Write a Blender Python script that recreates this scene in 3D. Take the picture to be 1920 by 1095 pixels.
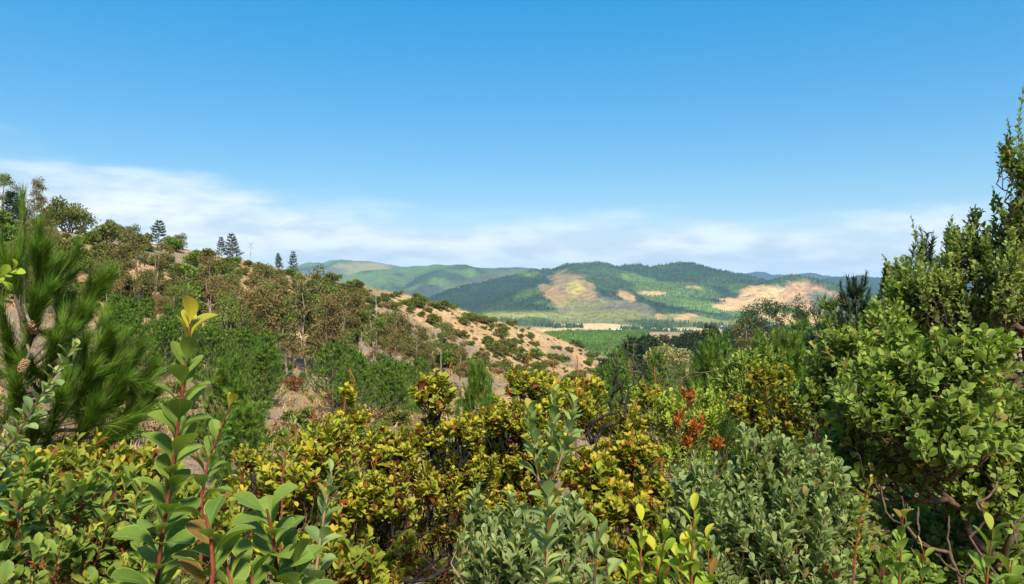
import bpy, math
import numpy as np
from mathutils import Matrix, Vector

# ------------------------------------------------------------------ camera, sky, sun, exposure
for o in list(bpy.data.objects):
    bpy.data.objects.remove(o, do_unlink=True)
scene = bpy.context.scene
COL = scene.collection
FPX, CX, CY = 1371.0, 960.0, 547.5          # focal length in pixels of a 1920 wide frame
cam_d = bpy.data.cameras.new('camera')
cam_d.sensor_width = 36.0
cam_d.lens = 36.0 * FPX / 1920.0
cam_d.clip_start = 0.05
cam_d.clip_end = 60000.0
cam = bpy.data.objects.new('camera', cam_d)
COL.objects.link(cam)
cam.location = (0, 0, 0)
cam.rotation_euler = (math.radians(90), 0, 0)
scene.camera = cam

SUN_EL, SUN_AZ = 47.0, 164.0                # azimuth from +Y (straight ahead), clockwise: behind and to the right
world = bpy.data.worlds.new('World')
scene.world = world
world.use_nodes = True
wn, wl = world.node_tree.nodes, world.node_tree.links
wn.clear()
w_out = wn.new('ShaderNodeOutputWorld')
w_bg = wn.new('ShaderNodeBackground')
w_bg.inputs['Strength'].default_value = 0.084
sky = wn.new('ShaderNodeTexSky')
sky.sky_type = 'NISHITA'
sky.sun_disc = False
sky.sun_elevation = math.radians(SUN_EL)
sky.sun_rotation = math.radians(SUN_AZ)
sky.altitude = 300.0
sky.air_density = 1.0
sky.dust_density = 0.1
sky.ozone_density = 2.0
w_gam = wn.new('ShaderNodeGamma')
w_gam.inputs['Gamma'].default_value = 0.42
wl.new(sky.outputs[0], w_gam.inputs['Color'])
w_hsv = wn.new('ShaderNodeHueSaturation')
w_hsv.inputs['Saturation'].default_value = 2.7
w_hsv.inputs['Value'].default_value = 2.5


def wmath(op, a, b=None, clamp=False):
    n = wn.new('ShaderNodeMath')
    n.operation = op
    n.use_clamp = clamp
    for i, v in enumerate((a, b)):
        if v is None:
            continue
        if isinstance(v, (int, float)):
            n.inputs[i].default_value = v
        else:
            wl.new(v, n.inputs[i])
    return n.outputs[0]


def wrange(v, a, b, c, d, smooth=True):
    n = wn.new('ShaderNodeMapRange')
    n.interpolation_type = 'SMOOTHSTEP' if smooth else 'LINEAR'
    wl.new(v, n.inputs[0])
    for i, q in enumerate((a, b, c, d)):
        n.inputs[i + 1].default_value = q
    return n.outputs[0]


tc = wn.new('ShaderNodeTexCoord')
sep = wn.new('ShaderNodeSeparateXYZ')
wl.new(tc.outputs['Generated'], sep.inputs[0])


def wnoise(scale, stretch, detail, rough, off):
    m = wn.new('ShaderNodeMapping')
    m.inputs['Scale'].default_value = (scale, scale, scale * stretch)
    m.inputs['Location'].default_value = off
    wl.new(tc.outputs['Generated'], m.inputs[0])
    n = wn.new('ShaderNodeTexNoise')
    n.inputs['Scale'].default_value = 1.0
    n.inputs['Detail'].default_value = detail
    n.inputs['Roughness'].default_value = rough
    wl.new(m.outputs[0], n.inputs['Vector'])
    return n.outputs['Fac']


# stratus bank low over the hills, thicker and taller towards the west (-X)
lift = wrange(wmath('MULTIPLY', sep.outputs['X'], -1.0), 0.05, 0.62, 0.0, 0.055)
zeff = wmath('SUBTRACT', sep.outputs['Z'], lift)
bias = wrange(zeff, 0.055, 0.165, 0.26, -0.50, smooth=False)
n1 = wnoise(3.4, 5.0, 6.0, 0.52, (3.1, 0.7, 1.9))
n2 = wnoise(8.0, 4.5, 7.0, 0.56, (0.2, 5.3, 8.1))
n3 = wnoise(17.0, 3.6, 7.0, 0.6, (4.2, 1.3, 2.2))
dens = wmath('ADD', wmath('ADD', wmath('MULTIPLY', n1, 0.6), wmath('MULTIPLY', n2, 0.4)), bias)
cmask = wrange(dens, 0.33, 0.76, 0.0, 0.95)
shade = wrange(wmath('ADD', wmath('MULTIPLY', n2, 0.6), wmath('MULTIPLY', n3, 0.4)), 0.40, 0.60, 0.0, 1.0)
ccol = wn.new('ShaderNodeMix')
ccol.data_type = 'RGBA'
ccol.inputs['A'].default_value = (4.5, 5.1, 5.6, 1)
ccol.inputs['B'].default_value = (6.9, 7.1, 7.0, 1)
wl.new(shade, ccol.inputs['Factor'])
cmix = wn.new('ShaderNodeMix')
cmix.data_type = 'RGBA'
wl.new(cmask, cmix.inputs['Factor'])
wl.new(w_gam.outputs[0], w_hsv.inputs['Color'])
wl.new(w_hsv.outputs[0], cmix.inputs['A'])
wl.new(ccol.outputs['Result'], cmix.inputs['B'])
wl.new(cmix.outputs['Result'], w_bg.inputs['Color'])
wl.new(w_bg.outputs[0], w_out.inputs['Surface'])

world.cycles.sampling_method = 'MANUAL'
world.cycles.sample_map_resolution = 512

sun_d = bpy.data.lights.new('sun', 'SUN')
sun_d.energy = 4.9
sun_d.angle = math.radians(10.0)
sun_d.color = (1.0, 0.92, 0.78)
sun = bpy.data.objects.new('sun', sun_d)
COL.objects.link(sun)
_a, _e = math.radians(SUN_AZ), math.radians(SUN_EL)
SUNV = Vector((math.sin(_a) * math.cos(_e), math.cos(_a) * math.cos(_e), math.sin(_e)))
sun.rotation_euler = SUNV.to_track_quat('Z', 'Y').to_euler()
sun.location = SUNV * 50

vs = scene.view_settings
vs.view_transform = 'Standard'
vs.look = 'None'
vs.gamma = 1.0
vs.exposure = 1.0
vs.use_curve_mapping = False
scene.cycles.use_denoising = True
scene.cycles.max_bounces = 6
scene.cycles.diffuse_bounces = 4
scene.cycles.glossy_bounces = 2
scene.cycles.transmission_bounces = 3
scene.cycles.transparent_max_bounces = 4
scene.cycles.volume_bounces = 0

# ------------------------------------------------------------------ helpers
rng = np.random.default_rng(20)


def P(u, v, d):
    """A point of the place: d metres ahead of the camera on the line of sight through pixel (u, v)."""
    return np.array([(u - CX) / FPX * d, d, (CY - v) / FPX * d])


def sstep(a, b, x):
    t = np.clip((x - a) / (b - a), 0, 1)
    return t * t * (3 - 2 * t)


def vnoise(p, seed=0):
    """value noise in 2D, vectorised: p (..., 2)"""
    i = np.floor(p).astype(np.int64)
    f = p - i
    f = f * f * (3 - 2 * f)

    def h(a, b):
        n = (a * 374761393 + b * 668265263 + seed * 974711) & 0x7fffffff
        n = ((n ^ (n >> 13)) * 1274126177) & 0x7fffffff
        n = n ^ (n >> 16)
        return (n & 0xffff) / 65535.0
    a, b = i[..., 0], i[..., 1]
    u, v = f[..., 0], f[..., 1]
    return (h(a, b) * (1 - u) + h(a + 1, b) * u) * (1 - v) + (h(a, b + 1) * (1 - u) + h(a + 1, b + 1) * u) * v


def fbm(x, y, scale, octaves=4, seed=0, gain=0.5):
    p = np.stack([x / scale, y / scale], -1)
    s, amp, tot = 0, 1.0, 0
    for k in range(octaves):
        s = s + amp * vnoise(p * 2 ** k + 17.3 * k, seed + k)
        tot += amp
        amp *= gain
    return s / tot


def mesh_np(name, V, Fs, mats=(), smooth=False, col=None, uv=None, midx=None):
    """A mesh from numpy arrays: V (n,3), Fs a list of (m,3) / (m,4) index arrays, col (n,4) point colours."""
    me = bpy.data.meshes.new(name)
    V = np.ascontiguousarray(V, dtype=np.float32)
    Fs = [np.asarray(f, dtype=np.int32) for f in Fs if len(f)]
    me.vertices.add(len(V))
    me.vertices.foreach_set('co', V.ravel())
    loops = np.concatenate([f.ravel() for f in Fs])
    tot = np.concatenate([np.full(len(f), f.shape[1], dtype=np.int32) for f in Fs])
    start = np.concatenate([[0], np.cumsum(tot)[:-1]]).astype(np.int32)
    me.loops.add(len(loops))
    me.loops.foreach_set('vertex_index', loops)
    me.polygons.add(len(tot))
    me.polygons.foreach_set('loop_start', start)
    if smooth:
        me.polygons.foreach_set('use_smooth', np.ones(len(tot), dtype=bool))
    else:
        me.polygons.foreach_set('use_smooth', np.zeros(len(tot), dtype=bool))
    if midx is not None:
        me.polygons.foreach_set('material_index', midx.astype(np.int32))
    me.update(calc_edges=True)
    if col is not None:
        a = me.attributes.new('Col', 'FLOAT_COLOR', 'POINT')
        a.data.foreach_set('color', np.ascontiguousarray(col, dtype=np.float32).ravel())
    if uv is not None:
        l = me.uv_layers.new(name='UVMap')
        l.data.foreach_set('uv', np.ascontiguousarray(uv[loops], dtype=np.float32).ravel())
    for m in mats:
        me.materials.append(m)
    return me


def link(name, data, parent=None, loc=None):
    o = bpy.data.objects.new(name, data)
    COL.objects.link(o)
    if parent is not None:
        o.parent = parent
    if loc is not None:
        o.location = loc
    return o


def tag(o, label=None, cat=None, group=None, kind=None):
    for k, v in (('label', label), ('category', cat), ('group', group), ('kind', kind)):
        if v:
            o[k] = v
    return o


# node material helper
class NT:
    def __init__(self, name):
        self.m = bpy.data.materials.new(name)
        self.m.use_nodes = True
        self.n, self.l = self.m.node_tree.nodes, self.m.node_tree.links
        self.n.clear()
        self.out = self.n.new('ShaderNodeOutputMaterial')

    def node(self, t, **kw):
        n = self.n.new(t)
        for k, v in kw.items():
            setattr(n, k, v)
        return n

    def put(self, sock, v):
        if isinstance(v, bpy.types.NodeSocket):
            self.l.new(v, sock)
        else:
            if sock.type == 'RGBA' and len(v) == 3:
                v = (*v, 1)
            sock.default_value = v

    def math(self, op, a, b=None, clamp=False):
        n = self.node('ShaderNodeMath', operation=op, use_clamp=clamp)
        self.put(n.inputs[0], a)
        if b is not None:
            self.put(n.inputs[1], b)
        return n.outputs[0]

    def mix(self, f, a, b, blend='MIX'):
        n = self.node('ShaderNodeMix', data_type='RGBA', blend_type=blend)
        self.put(n.inputs['Factor'], f)
        self.put(n.inputs['A'], a)
        self.put(n.inputs['B'], b)
        return n.outputs['Result']

    def noise(self, scale, detail=4, rough=0.55, vec=None, off=None):
        n = self.node('ShaderNodeTexNoise')
        n.inputs['Scale'].default_value = scale
        n.inputs['Detail'].default_value = detail
        n.inputs['Roughness'].default_value = rough
        if vec is None:
            vec = self.pos()
        if off:
            mp = self.node('ShaderNodeMapping')
            mp.inputs['Location'].default_value = off
            self.l.new(vec, mp.inputs[0])
            vec = mp.outputs[0]
        self.l.new(vec, n.inputs['Vector'])
        return n.outputs['Fac']

    def pos(self):
        return self.node('ShaderNodeNewGeometry').outputs['Position']

    def ramp(self, v, a, b, c=0.0, d=1.0, smooth=True):
        n = self.node('ShaderNodeMapRange')
        if smooth:
            n.interpolation_type = 'SMOOTHSTEP'
        self.put(n.inputs[0], v)
        for i, q in enumerate((a, b, c, d)):
            n.inputs[i + 1].default_value = q
        return n.outputs[0]

    def bump(self, h, strength, dist):
        n = self.node('ShaderNodeBump')
        n.inputs['Strength'].default_value = strength
        n.inputs['Distance'].default_value = dist
        self.put(n.inputs['Height'], h)
        return n.outputs[0]

    def bsdf(self, color, rough=0.8, spec=0.3, normal=None, translucent=0.0, tcol=None):
        b = self.node('ShaderNodeBsdfPrincipled')
        self.put(b.inputs['Base Color'], color)
        self.put(b.inputs['Roughness'], rough)
        b.inputs['Specular IOR Level'].default_value = spec
        if normal is not None:
            self.l.new(normal, b.inputs['Normal'])
        sh = b.outputs[0]
        if translucent > 0:
            t = self.node('ShaderNodeBsdfTranslucent')
            self.put(t.inputs['Color'], tcol if tcol is not None else color)
            mx = self.node('ShaderNodeMixShader')
            mx.inputs[0].default_value = translucent
            self.l.new(sh, mx.inputs[1])
            self.l.new(t.outputs[0], mx.inputs[2])
            sh = mx.outputs[0]
        self.l.new(sh, self.out.inputs['Surface'])
        return self.m


# ------------------------------------------------------------------ the shape of the land
def rows(*a):
    return [P(*r) for r in a]


ctrl = []
# crest of the spur that runs down from the upper left to the right
CREST = [(-420, 395, 95), (-160, 402, 100), (0, 424, 108), (100, 432, 114), (170, 441, 120), (290, 459, 132), (420, 484, 146), (560, 517, 163),
         (700, 545, 180), (800, 568, 192), (900, 592, 205), (1000, 619, 220), (1070, 643, 232), (1130, 668, 242)]
ctrl += rows(*CREST)
ctrl += [P(u, v, d) * np.array([1.22, 1.22, 1]) - np.array([0, 0, 11 + 4 * (u > 500)]) for u, v, d in CREST]
ctrl += [P(u, v, d) * np.array([1.6, 1.6, 1]) - np.array([0, 0, 30]) for u, v, d in CREST[::2]]
# its near slope
ctrl += rows((0, 530, 72), (150, 520, 88), (300, 540, 92), (450, 540, 118), (600, 585, 124), (750, 605, 142), (900, 640, 158), (1030, 668, 188),
             (-200, 520, 62), (-300, 600, 40), (100, 610, 60), (300, 640, 66), (450, 640, 84), (600, 650, 92), (750, 670, 105), (900, 690, 122), (1050, 700, 158), (1130, 705, 200))
# the gully
ctrl += rows((-150, 680, 36), (120, 690, 46), (300, 720, 48), (430, 730, 52), (560, 765, 47), (680, 770, 56), (820, 765, 74), (960, 752, 98), (1080, 738, 132),
             (1180, 718, 210), (1190, 705, 280))
# the slope below the camera
ctrl += [np.array(p, float) for p in (
    (0, 0, -1.85), (-4, 0, -1.6), (4, 0, -1.6), (0, -6, -1.0), (-12, -3, -0.6), (12, -3, -0.4), (0, 3, -2.05), (3.2, 3, -1.75), (-3, 3, -2.1),
    (0, 7, -2.9), (6, 7, -2.3), (-6, 7, -2.7), (0, 13, -4.4), (10, 13, -3.6), (-10, 13, -3.6), (0, 24, -6.9), (14, 24, -6.0), (28, 22, -4.2), (-14, 24, -6.0),
    (-28, 20, -2.6), (10, 45, -10.4), (32, 45, -8.4), (-4, 45, -9.2), (55, 45, -6.0), (10, 80, -13.6), (35, 80, -12), (70, 80, -11), (30, 130, -16.5), (70, 130, -15.5), (110, 130, -14),
    (40, 200, -22), (90, 200, -20), (150, 200, -18), (60, 300, -27), (130, 300, -25), (220, 300, -22), (55, 400, -33), (140, 400, -31),
    (0, -40, 6), (50, -30, 5), (-60, -20, 14), (100, 20, 1), (-90, 40, 22), (-110, -40, 34), (100, -60, 12), (0, -120, 20), (-200, 0, 46), (200, 60, -4), (-220, 120, 34), (220, -100, 14))]
ctrl = np.array(ctrl)


def tps(r2):
    return 0.5 * r2 * np.log(r2 + 1e-9)


def fit_rbf(c, lam=0.6):
    s = 100.0
    X = c[:, :2] / s
    n = len(c)
    d2 = ((X[:, None] - X[None]) ** 2).sum(-1)
    K = tps(d2) + lam * 1e-3 * np.eye(n)
    Pm = np.hstack([np.ones((n, 1)), X])
    A = np.block([[K, Pm], [Pm.T, np.zeros((3, 3))]])
    w = np.linalg.solve(A, np.concatenate([c[:, 2], np.zeros(3)]))

    def ev(x, y):
        sh = np.shape(x)
        q = np.stack([np.ravel(x), np.ravel(y)], -1) / s
        out = np.empty(len(q))
        for i in range(0, len(q), 20000):
            b = q[i:i + 20000]
            d = ((b[:, None] - X[None]) ** 2).sum(-1)
            out[i:i + 20000] = tps(d) @ w[:n] + w[n] + b @ w[n + 1:]
        return out.reshape(sh)
    return ev


near_h = fit_rbf(ctrl)

# far land: valley floor plus ridges given as crest lines; the flanks fall away on both sides
def ridge(pts, slope, seed=0):
    return (np.array([P(*p) for p in pts]), slope)


RIDGES = [
    # the long forested mountain in the middle
    ridge([(1010, 512, 4000), (1060, 500, 3800), (1110, 494, 3700), (1150, 499, 3700), (1200, 502, 3750), (1240, 501, 3800), (1283, 495, 3800), (1310, 502, 3700), (1350, 506, 3600), (1395, 516, 3500), (1450, 522, 3350), (1480, 519, 3200), (1515, 531, 3100), (1560, 552, 2950)], 0.28),
    # its spurs, running down towards the valley
    ridge([(1040, 503, 3900), (985, 520, 3500), (930, 545, 3150), (880, 572, 2850), (850, 590, 2600)], 0.26),
    ridge([(1110, 495, 3700), (1085, 512, 3300), (1080, 522, 2980), (1110, 548, 2720), (1160, 560, 2560), (1190, 580, 2420), (1200, 600, 2280)], 0.30),
    ridge([(1080, 522, 2980), (1020, 545, 2700), (985, 575, 2450), (960, 600, 2280)], 0.30),
    ridge([(1200, 503, 3750), (1195, 525, 3350), (1225, 545, 3050), (1270, 560, 2800), (1320, 592, 2500)], 0.28),
    ridge([(1283, 496, 3800), (1270, 520, 3450), (1300, 540, 3150), (1350, 560, 2900), (1380, 580, 2700)], 0.28),
    ridge([(1370, 512, 3550), (1365, 535, 3300), (1390, 552, 3100), (1420, 570, 2900)], 0.28),
    ridge([(1480, 519, 3200), (1470, 540, 3000), (1440, 560, 2800), (1390, 583, 2550), (1350, 600, 2300)], 0.38),
    ridge([(1515, 531, 3100), (1530, 548, 2800), (1500, 565, 2550), (1450, 590, 2250), (1420, 606, 2050)], 0.36),
    ridge([(1560, 552, 2950), (1600, 568, 2700), (1640, 590, 2400), (1660, 606, 2150)], 0.36),
    # little knoll with a bare face at its foot
    ridge([(1230, 590, 2350), (1265, 588, 2330), (1300, 588, 2350)], 0.30),
    # grey-green ridge behind, left
    ridge([(690, 508, 5600), (760, 504, 5500), (800, 501, 5400), (850, 497, 5300), (900, 499, 5300), (960, 502, 5300), (1030, 505, 5200), (1090, 505, 5200)], 0.36),
    ridge([(850, 497, 5300), (840, 520, 4700), (800, 540, 4300), (770, 560, 4000)], 0.36),
    ridge([(930, 501, 5300), (900, 525, 4600), (860, 548, 4100), (830, 570, 3700)], 0.36),
    ridge([(760, 504, 5500), (700, 530, 4800), (640, 556, 4200)], 0.36),
    # pale far ridge, upper left
    ridge([(380, 520, 8200), (480, 505, 8000), (560, 496, 7900), (640, 488, 7800), (700, 492, 7800), (760, 499, 7800), (830, 508, 7800)], 0.30),
    ridge([(640, 488, 7800), (600, 510, 7000), (560, 530, 6400)], 0.30),
    # blue ridges on the right
    ridge([(1330, 520, 9000), (1390, 512, 9000), (1440, 510, 9000), (1500, 513, 9000), (1520, 511, 9000), (1560, 522, 9000), (1640, 530, 9000)], 0.30),
    ridge([(1440, 545, 6300), (1500, 531, 6200), (1560, 521, 6000), (1600, 516, 6000), (1640, 522, 6000), (1700, 532, 5900), (1780, 528, 5900), (1900, 520, 5800), (2100, 510, 5600)], 0.34),
    ridge([(1600, 516, 6000), (1640, 540, 5200), (1680, 570, 4300)], 0.34),
    ridge([(1640, 529, 10500), (1720, 522, 10500), (1800, 526, 10500), (1950, 515, 10400)], 0.30),
    ridge([(1680, 585, 3300), (1760, 575, 3400), (1850, 565, 3400), (2050, 550, 3400)], 0.36),
    # beyond the frame on both sides
    ridge([(-700, 470, 5600), (-300, 480, 6000), (100, 492, 6600), (380, 512, 7000)], 0.34),
    ridge([(2050, 505, 5600), (2500, 480, 5000), (3300, 440, 4000)], 0.34),
]
VAL_Y = [-4000, -600, -100, 0, 250, 420, 700, 1000, 1300, 2400, 5000, 14000]
VAL_Z = [330, 75, 10, -4, -30, -35, -38, -72, -84, -96, -80, -50]


def valley_h(x, y):
    z = np.interp(y, VAL_Y, VAL_Z)
    left = sstep(60, -150, x) * sstep(120, 330, y) * (1 - sstep(800, 1200, y))
    z = z - 32 * left
    z = z + 70 * np.exp(-(((x + 380) / 200) ** 2 + ((y - 60) / 190) ** 2))
    z = z + 0.06 * np.maximum(np.abs(x) - 2600, 0)
    return z


def far_h(x, y, detail=True):
    x = np.asarray(x, float)
    y = np.asarray(y, float)
    v = valley_h(x, y)
    wx = x + 130 * (fbm(x, y, 520, 3, 5) - 0.5)
    wy = y + 130 * (fbm(x, y, 520, 3, 9) - 0.5)
    best = np.full(np.shape(x), -1e9)
    for pts, sl in RIDGES:
        for a, b in zip(pts[:-1], pts[1:]):
            d = b - a
            L2 = d[0] ** 2 + d[1] ** 2
            for (px, py, wgt) in ((x, y, 0), (wx, wy, 1)):
                if wgt == 0:
                    continue
                t = np.clip(((px - a[0]) * d[0] + (py - a[1]) * d[1]) / L2, 0, 1)
                dist = np.hypot(px - a[0] - t * d[0], py - a[1] - t * d[1])
                h = a[2] + t * d[2] - sl * (np.sqrt(dist ** 2 + 55.0 ** 2) - 55.0)
                best = np.maximum(best, h)
    if detail:
        amp = sstep(-75, 10, best)
        rid = 1 - np.abs(2 * fbm(x, y, 420, 4, 31, 0.55) - 1)
        best = best + amp * (80 * (rid - 0.84) + 16 * (fbm(x, y, 110, 3, 3) - 0.5))
    k = 14.0
    m = np.maximum(best, v)
    return m + k * np.log(np.exp((best - m) / k) + np.exp((v - m) / k)) - k * 0.2 * np.exp(-np.abs(best - v) / k)


def ground_h(x, y):
    x = np.asarray(x, float)
    y = np.asarray(y, float)
    r = np.hypot(x, y - 60)
    w = sstep(270, 470, r)
    zn = near_h(np.clip(x, -700, 700), np.clip(y, -700, 700))
    zn = zn + 1.6 * (fbm(x, y, 26, 3, 77) - 0.5) * sstep(14, 60, r) + 0.5 * (fbm(x, y, 6, 3, 78) - 0.5) * sstep(18, 60, np.hypot(x, y))
    out = zn
    if np.any(w > 0):
        out = zn * (1 - w) + far_h(x, y) * w
    return out


def land(x, y):
    """ground height at scalar or array points"""
    return ground_h(x, y)


def polar(rads, azs, name, mat, colfn=None):
    R, A = np.meshgrid(rads, azs, indexing='ij')
    X, Y = R * np.sin(A), R * np.cos(A)
    Z = ground_h(X, Y)
    nr, na = R.shape
    V = np.stack([X, Y, Z], -1).reshape(-1, 3)
    idx = np.arange(nr * na).reshape(nr, na)
    wrap = np.concatenate([idx, idx[:, :1]], 1)
    F = np.stack([wrap[:-1, :-1], wrap[:-1, 1:], wrap[1:, 1:], wrap[1:, :-1]], -1).reshape(-1, 4)[:, ::-1]
    col = colfn(X.ravel(), Y.ravel(), Z.ravel()) if colfn else None
    return link(name, mesh_np(name, V, [F], [mat], smooth=True, col=col))


def az_list(front_step, half, back_step):
    a = np.arange(-half, half, front_step)
    b = np.arange(half, 360 - half, back_step)
    return np.radians(np.concatenate([a, b]))


def geom(a, b, ratio):
    n = int(math.ceil(math.log(b / a) / math.log(ratio)))
    return a * (b / a) ** (np.arange(n + 1) / n)


# ---- land cover colours of the far country (what grows there, with some sunlight and haze put into the colour)
FOREST = np.array((0.024, 0.052, 0.030))
FOREST2 = np.array((0.050, 0.090, 0.035))
YOUNG = np.array((0.115, 0.190, 0.045))  # young growth, its colour brightened to suggest sunlit slopes
GREYW = np.array((0.105, 0.098, 0.066))
BARE = np.array((0.43, 0.275, 0.130))
FIELD = np.array((0.60, 0.43, 0.23))
YELLOW = np.array((0.26, 0.22, 0.06))
SCRUB = np.array((0.20, 0.20, 0.06))


def blob(u, v, X, Y, Z, ru, rv, rot=0.0, rough=0.5, seed=1):
    """soft 0..1 patch on the far land centred on the place seen at pixel (u, v) of the photograph"""
    d = np.maximum(Y, 1)
    du = (CX + X / d * FPX - u)
    dv = (CY - Z / d * FPX - v)
    c, s = math.cos(rot), math.sin(rot)
    a, b = (du * c + dv * s) / ru, (-du * s + dv * c) / rv
    r = np.sqrt(a * a + b * b) + rough * (1.6 * (fbm(X, Y, 190, 4, seed) - 0.5) + 1.3 * (fbm(X, Y, 45, 3, seed + 7) - 0.5))
    return sstep(1.15, 0.85, r)


def far_cover(X, Y, Z):
    n = fbm(X, Y, 420, 4, 11)
    n2 = fbm(X, Y, 160, 3, 12)
    c = FOREST[None] * (0.8 + 0.5 * n2[:, None]) + 0 * X[:, None]

    def put(m, colr, var=0.3):
        nonlocal c
        m = np.clip(m, 0, 1)[:, None]
        c = c * (1 - m) + m * colr[None] * (1 - var / 2 + var * n2[:, None])
    put(sstep(0.5, 0.62, n) * 0.8, FOREST2)
    put(sstep(0.66, 0.72, fbm(X, Y, 300, 3, 14)) * 0.75, YOUNG)
    far = sstep(4000, 4600, Y)
    put(far * sstep(0.45, 0.6, fbm(X, Y, 700, 4, 15)) * 0.75, GREYW)
    put(far * sstep(0.60, 0.68, fbm(X, Y, 500, 4, 16)) * 0.6, YOUNG)
    put(sstep(4300, 4700, Y) * sstep(500, 1100, X) * 0.92, FOREST * np.array((0.55, 0.62, 0.85)))  # far right ridges: haze painted in as a darker, bluer forest colour
    put(sstep(6800, 7200, Y) * (X < -500) * sstep(0.5, 0.62, fbm(X, Y, 500, 4, 19)) * 0.8, YELLOW)
    B = lambda *a, **k: blob(a[0], a[1], X, Y, Z, *a[2:], **k) * sstep(1200, 1500, Y) * (1 - sstep(4000, 4400, Y))
    # valley floor: dry fields and scrub
    fl = sstep(-60, -70, Z) * (1 - sstep(2350, 2500, Y)) * sstep(850, 1000, Y)
    put(fl, FOREST2 * 1.15)
    put(fl * sstep(0.50, 0.60, fbm(X, Y, 170, 3, 50)), SCRUB * 1.15)
    put(fl * sstep(0.5, 0.56, fbm(X, Y, 240, 3, 51)) * sstep(2000, 1700, Y), FIELD * 0.9, 0.15)
    # green flanks of the mountain
    put(B(1230, 540, 70, 14, 0.35, seed=2) * 0.7, YOUNG)
    put(B(1260, 563, 75, 12, 0.25, seed=3) * 0.85, YOUNG)
    put(B(1330, 575, 60, 9, 0.2, seed=4), YOUNG * 1.1)
    put(B(1300, 545, 50, 10, 0.2, seed=5) * 0.6, YOUNG)
    put(B(1000, 548, 40, 8, -0.2, seed=6) * 0.6, YOUNG)
    put(B(1420, 545, 60, 10, 0.1, seed=8) * 0.6, YOUNG)
    # grey-brown dying wood and scrub round the bald dome, colours brightened as if sunlit
    put(B(1130, 582, 85, 26, 0.1, seed=21), GREYW * 1.45)
    put(B(1120, 594, 95, 14, 0.0, seed=22) * 0.85, SCRUB)
    put(B(1090, 570, 60, 12, 0.0, seed=26) * 0.6, SCRUB)
    put(B(1080, 541, 46, 24, 0.35, seed=23), BARE * np.array((0.62, 0.66, 0.72)))
    put(B(1038, 552, 30, 13, 0.5, seed=33) * 0.85, BARE * 0.75)
    put(B(1079, 541, 16, 14, 0.2, seed=24) * 0.8, YELLOW * 1.2 + BARE * 0.1)
    put(B(1064, 560, 12, 9, 0.2, seed=25) * 0.8, YELLOW)
    put(B(1176, 556, 18, 8, 0.5, seed=27), BARE * 0.85)
    # small clearings
    put(B(1222, 550, 30, 3.2, 0.02, seed=28), BARE * 1.15)
    put(B(1300, 538, 16, 2.0, 0.0, seed=29), BARE * 0.8)
    put(B(1240, 597, 10, 6, 0.6, seed=30), BARE * 1.05)
    put(B(1285, 593, 26, 6, -0.1, seed=31), BARE * 1.1)
    # the logged hillside on the right
    put(B(1415, 572, 66, 15, 0.05, seed=41), BARE * 1.2)
    put(B(1490, 566, 78, 22, 0.15, seed=42), BARE * 1.15)
    put(B(1530, 570, 60, 30, 0.45, seed=43), BARE * np.array((0.85, 0.82, 0.9)))
    put(B(1555, 575, 45, 20, 0.5, seed=44), GREYW * 1.5)
    put(B(1490, 592, 85, 18, 0.2, seed=45), BARE * 1.2)
    put(B(1475, 583, 26, 7, 0.05, seed=46), YOUNG * 1.1)
    put(B(1430, 583, 30, 6, 0.0, seed=47) * 0.7, YELLOW)
    put(B(1640, 580, 40, 20, 0.0, seed=48) * 0.7, SCRUB)
    put(B(1670, 610, 60, 12, 0.0, seed=49), YOUNG)
    F = lambda *a, **k: blob(a[0], a[1], X, Y, Z, *a[2:], **k) * sstep(880, 960, Y) * (1 - sstep(2350, 2500, Y))
    put(F(1120, 612, 62, 6.0, 0.02, rough=0.25, seed=52), FIELD, 0.12)
    put(F(1070, 619, 50, 4.0, 0.0, rough=0.25, seed=53), FIELD * 0.9, 0.12)
    put(F(1215, 627, 60, 5.0, 0.0, rough=0.2, seed=54), FIELD * 1.05, 0.1)
    put(F(1180, 618, 20, 3.0, 0.1, rough=0.3, seed=55), FIELD * 0.9, 0.1)
    put(F(1240, 607, 60, 6, 0.06, rough=0.4, seed=57) * 0.9, FOREST2)
    # paler tracks
    alpha = np.ones((len(X), 1))
    return np.hstack([c, alpha])


m = NT('far_land')
att = m.node('ShaderNodeAttribute', attribute_name='Col').outputs['Color']
f1 = m.noise(0.045, 5, 0.65)
f2 = m.noise(0.012, 4, 0.6)
c = m.mix(m.ramp(f1, 0.3, 0.7), m.mix(1.0, att, (0.55, 0.58, 0.58), 'MULTIPLY'), m.mix(1.0, att, (1.28, 1.25, 1.15), 'MULTIPLY'))
c = m.mix(m.ramp(f2, 0.45, 0.75, 0, 0.35), c, m.mix(1.0, att, (0.8, 0.95, 0.9), 'MULTIPLY'))
FAR_MAT = m.bsdf(c, 0.95, 0.05, m.bump(f1, 0.9, 9.0))


def near_cover(X, Y, Z):
    """r: bare earth, g: dry grass / grey litter, b: green plantation, a: 1"""
    n = fbm(X, Y, 18, 4, 61)
    earth = sstep(0.40, 0.56, n)
    grass = fbm(X, Y, 9, 4, 62)
    r = np.hypot(X, Y)
    earth = earth * (0.15 + 0.85 * sstep(38, 85, r + 30 * (fbm(X, Y, 22, 3, 63) - 0.5)))
    green = sstep(300, 360, Y) * sstep(20, 34, X) * sstep(0.20, 0.165, X / np.maximum(Y, 1) + 0.05 * (fbm(X, Y, 30, 3, 64) - 0.5))
    red = sstep(-18, -70, X + 40 * (fbm(X, Y, 45, 3, 65) - 0.5))
    return np.stack([earth, grass, green, red], -1)


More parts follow.
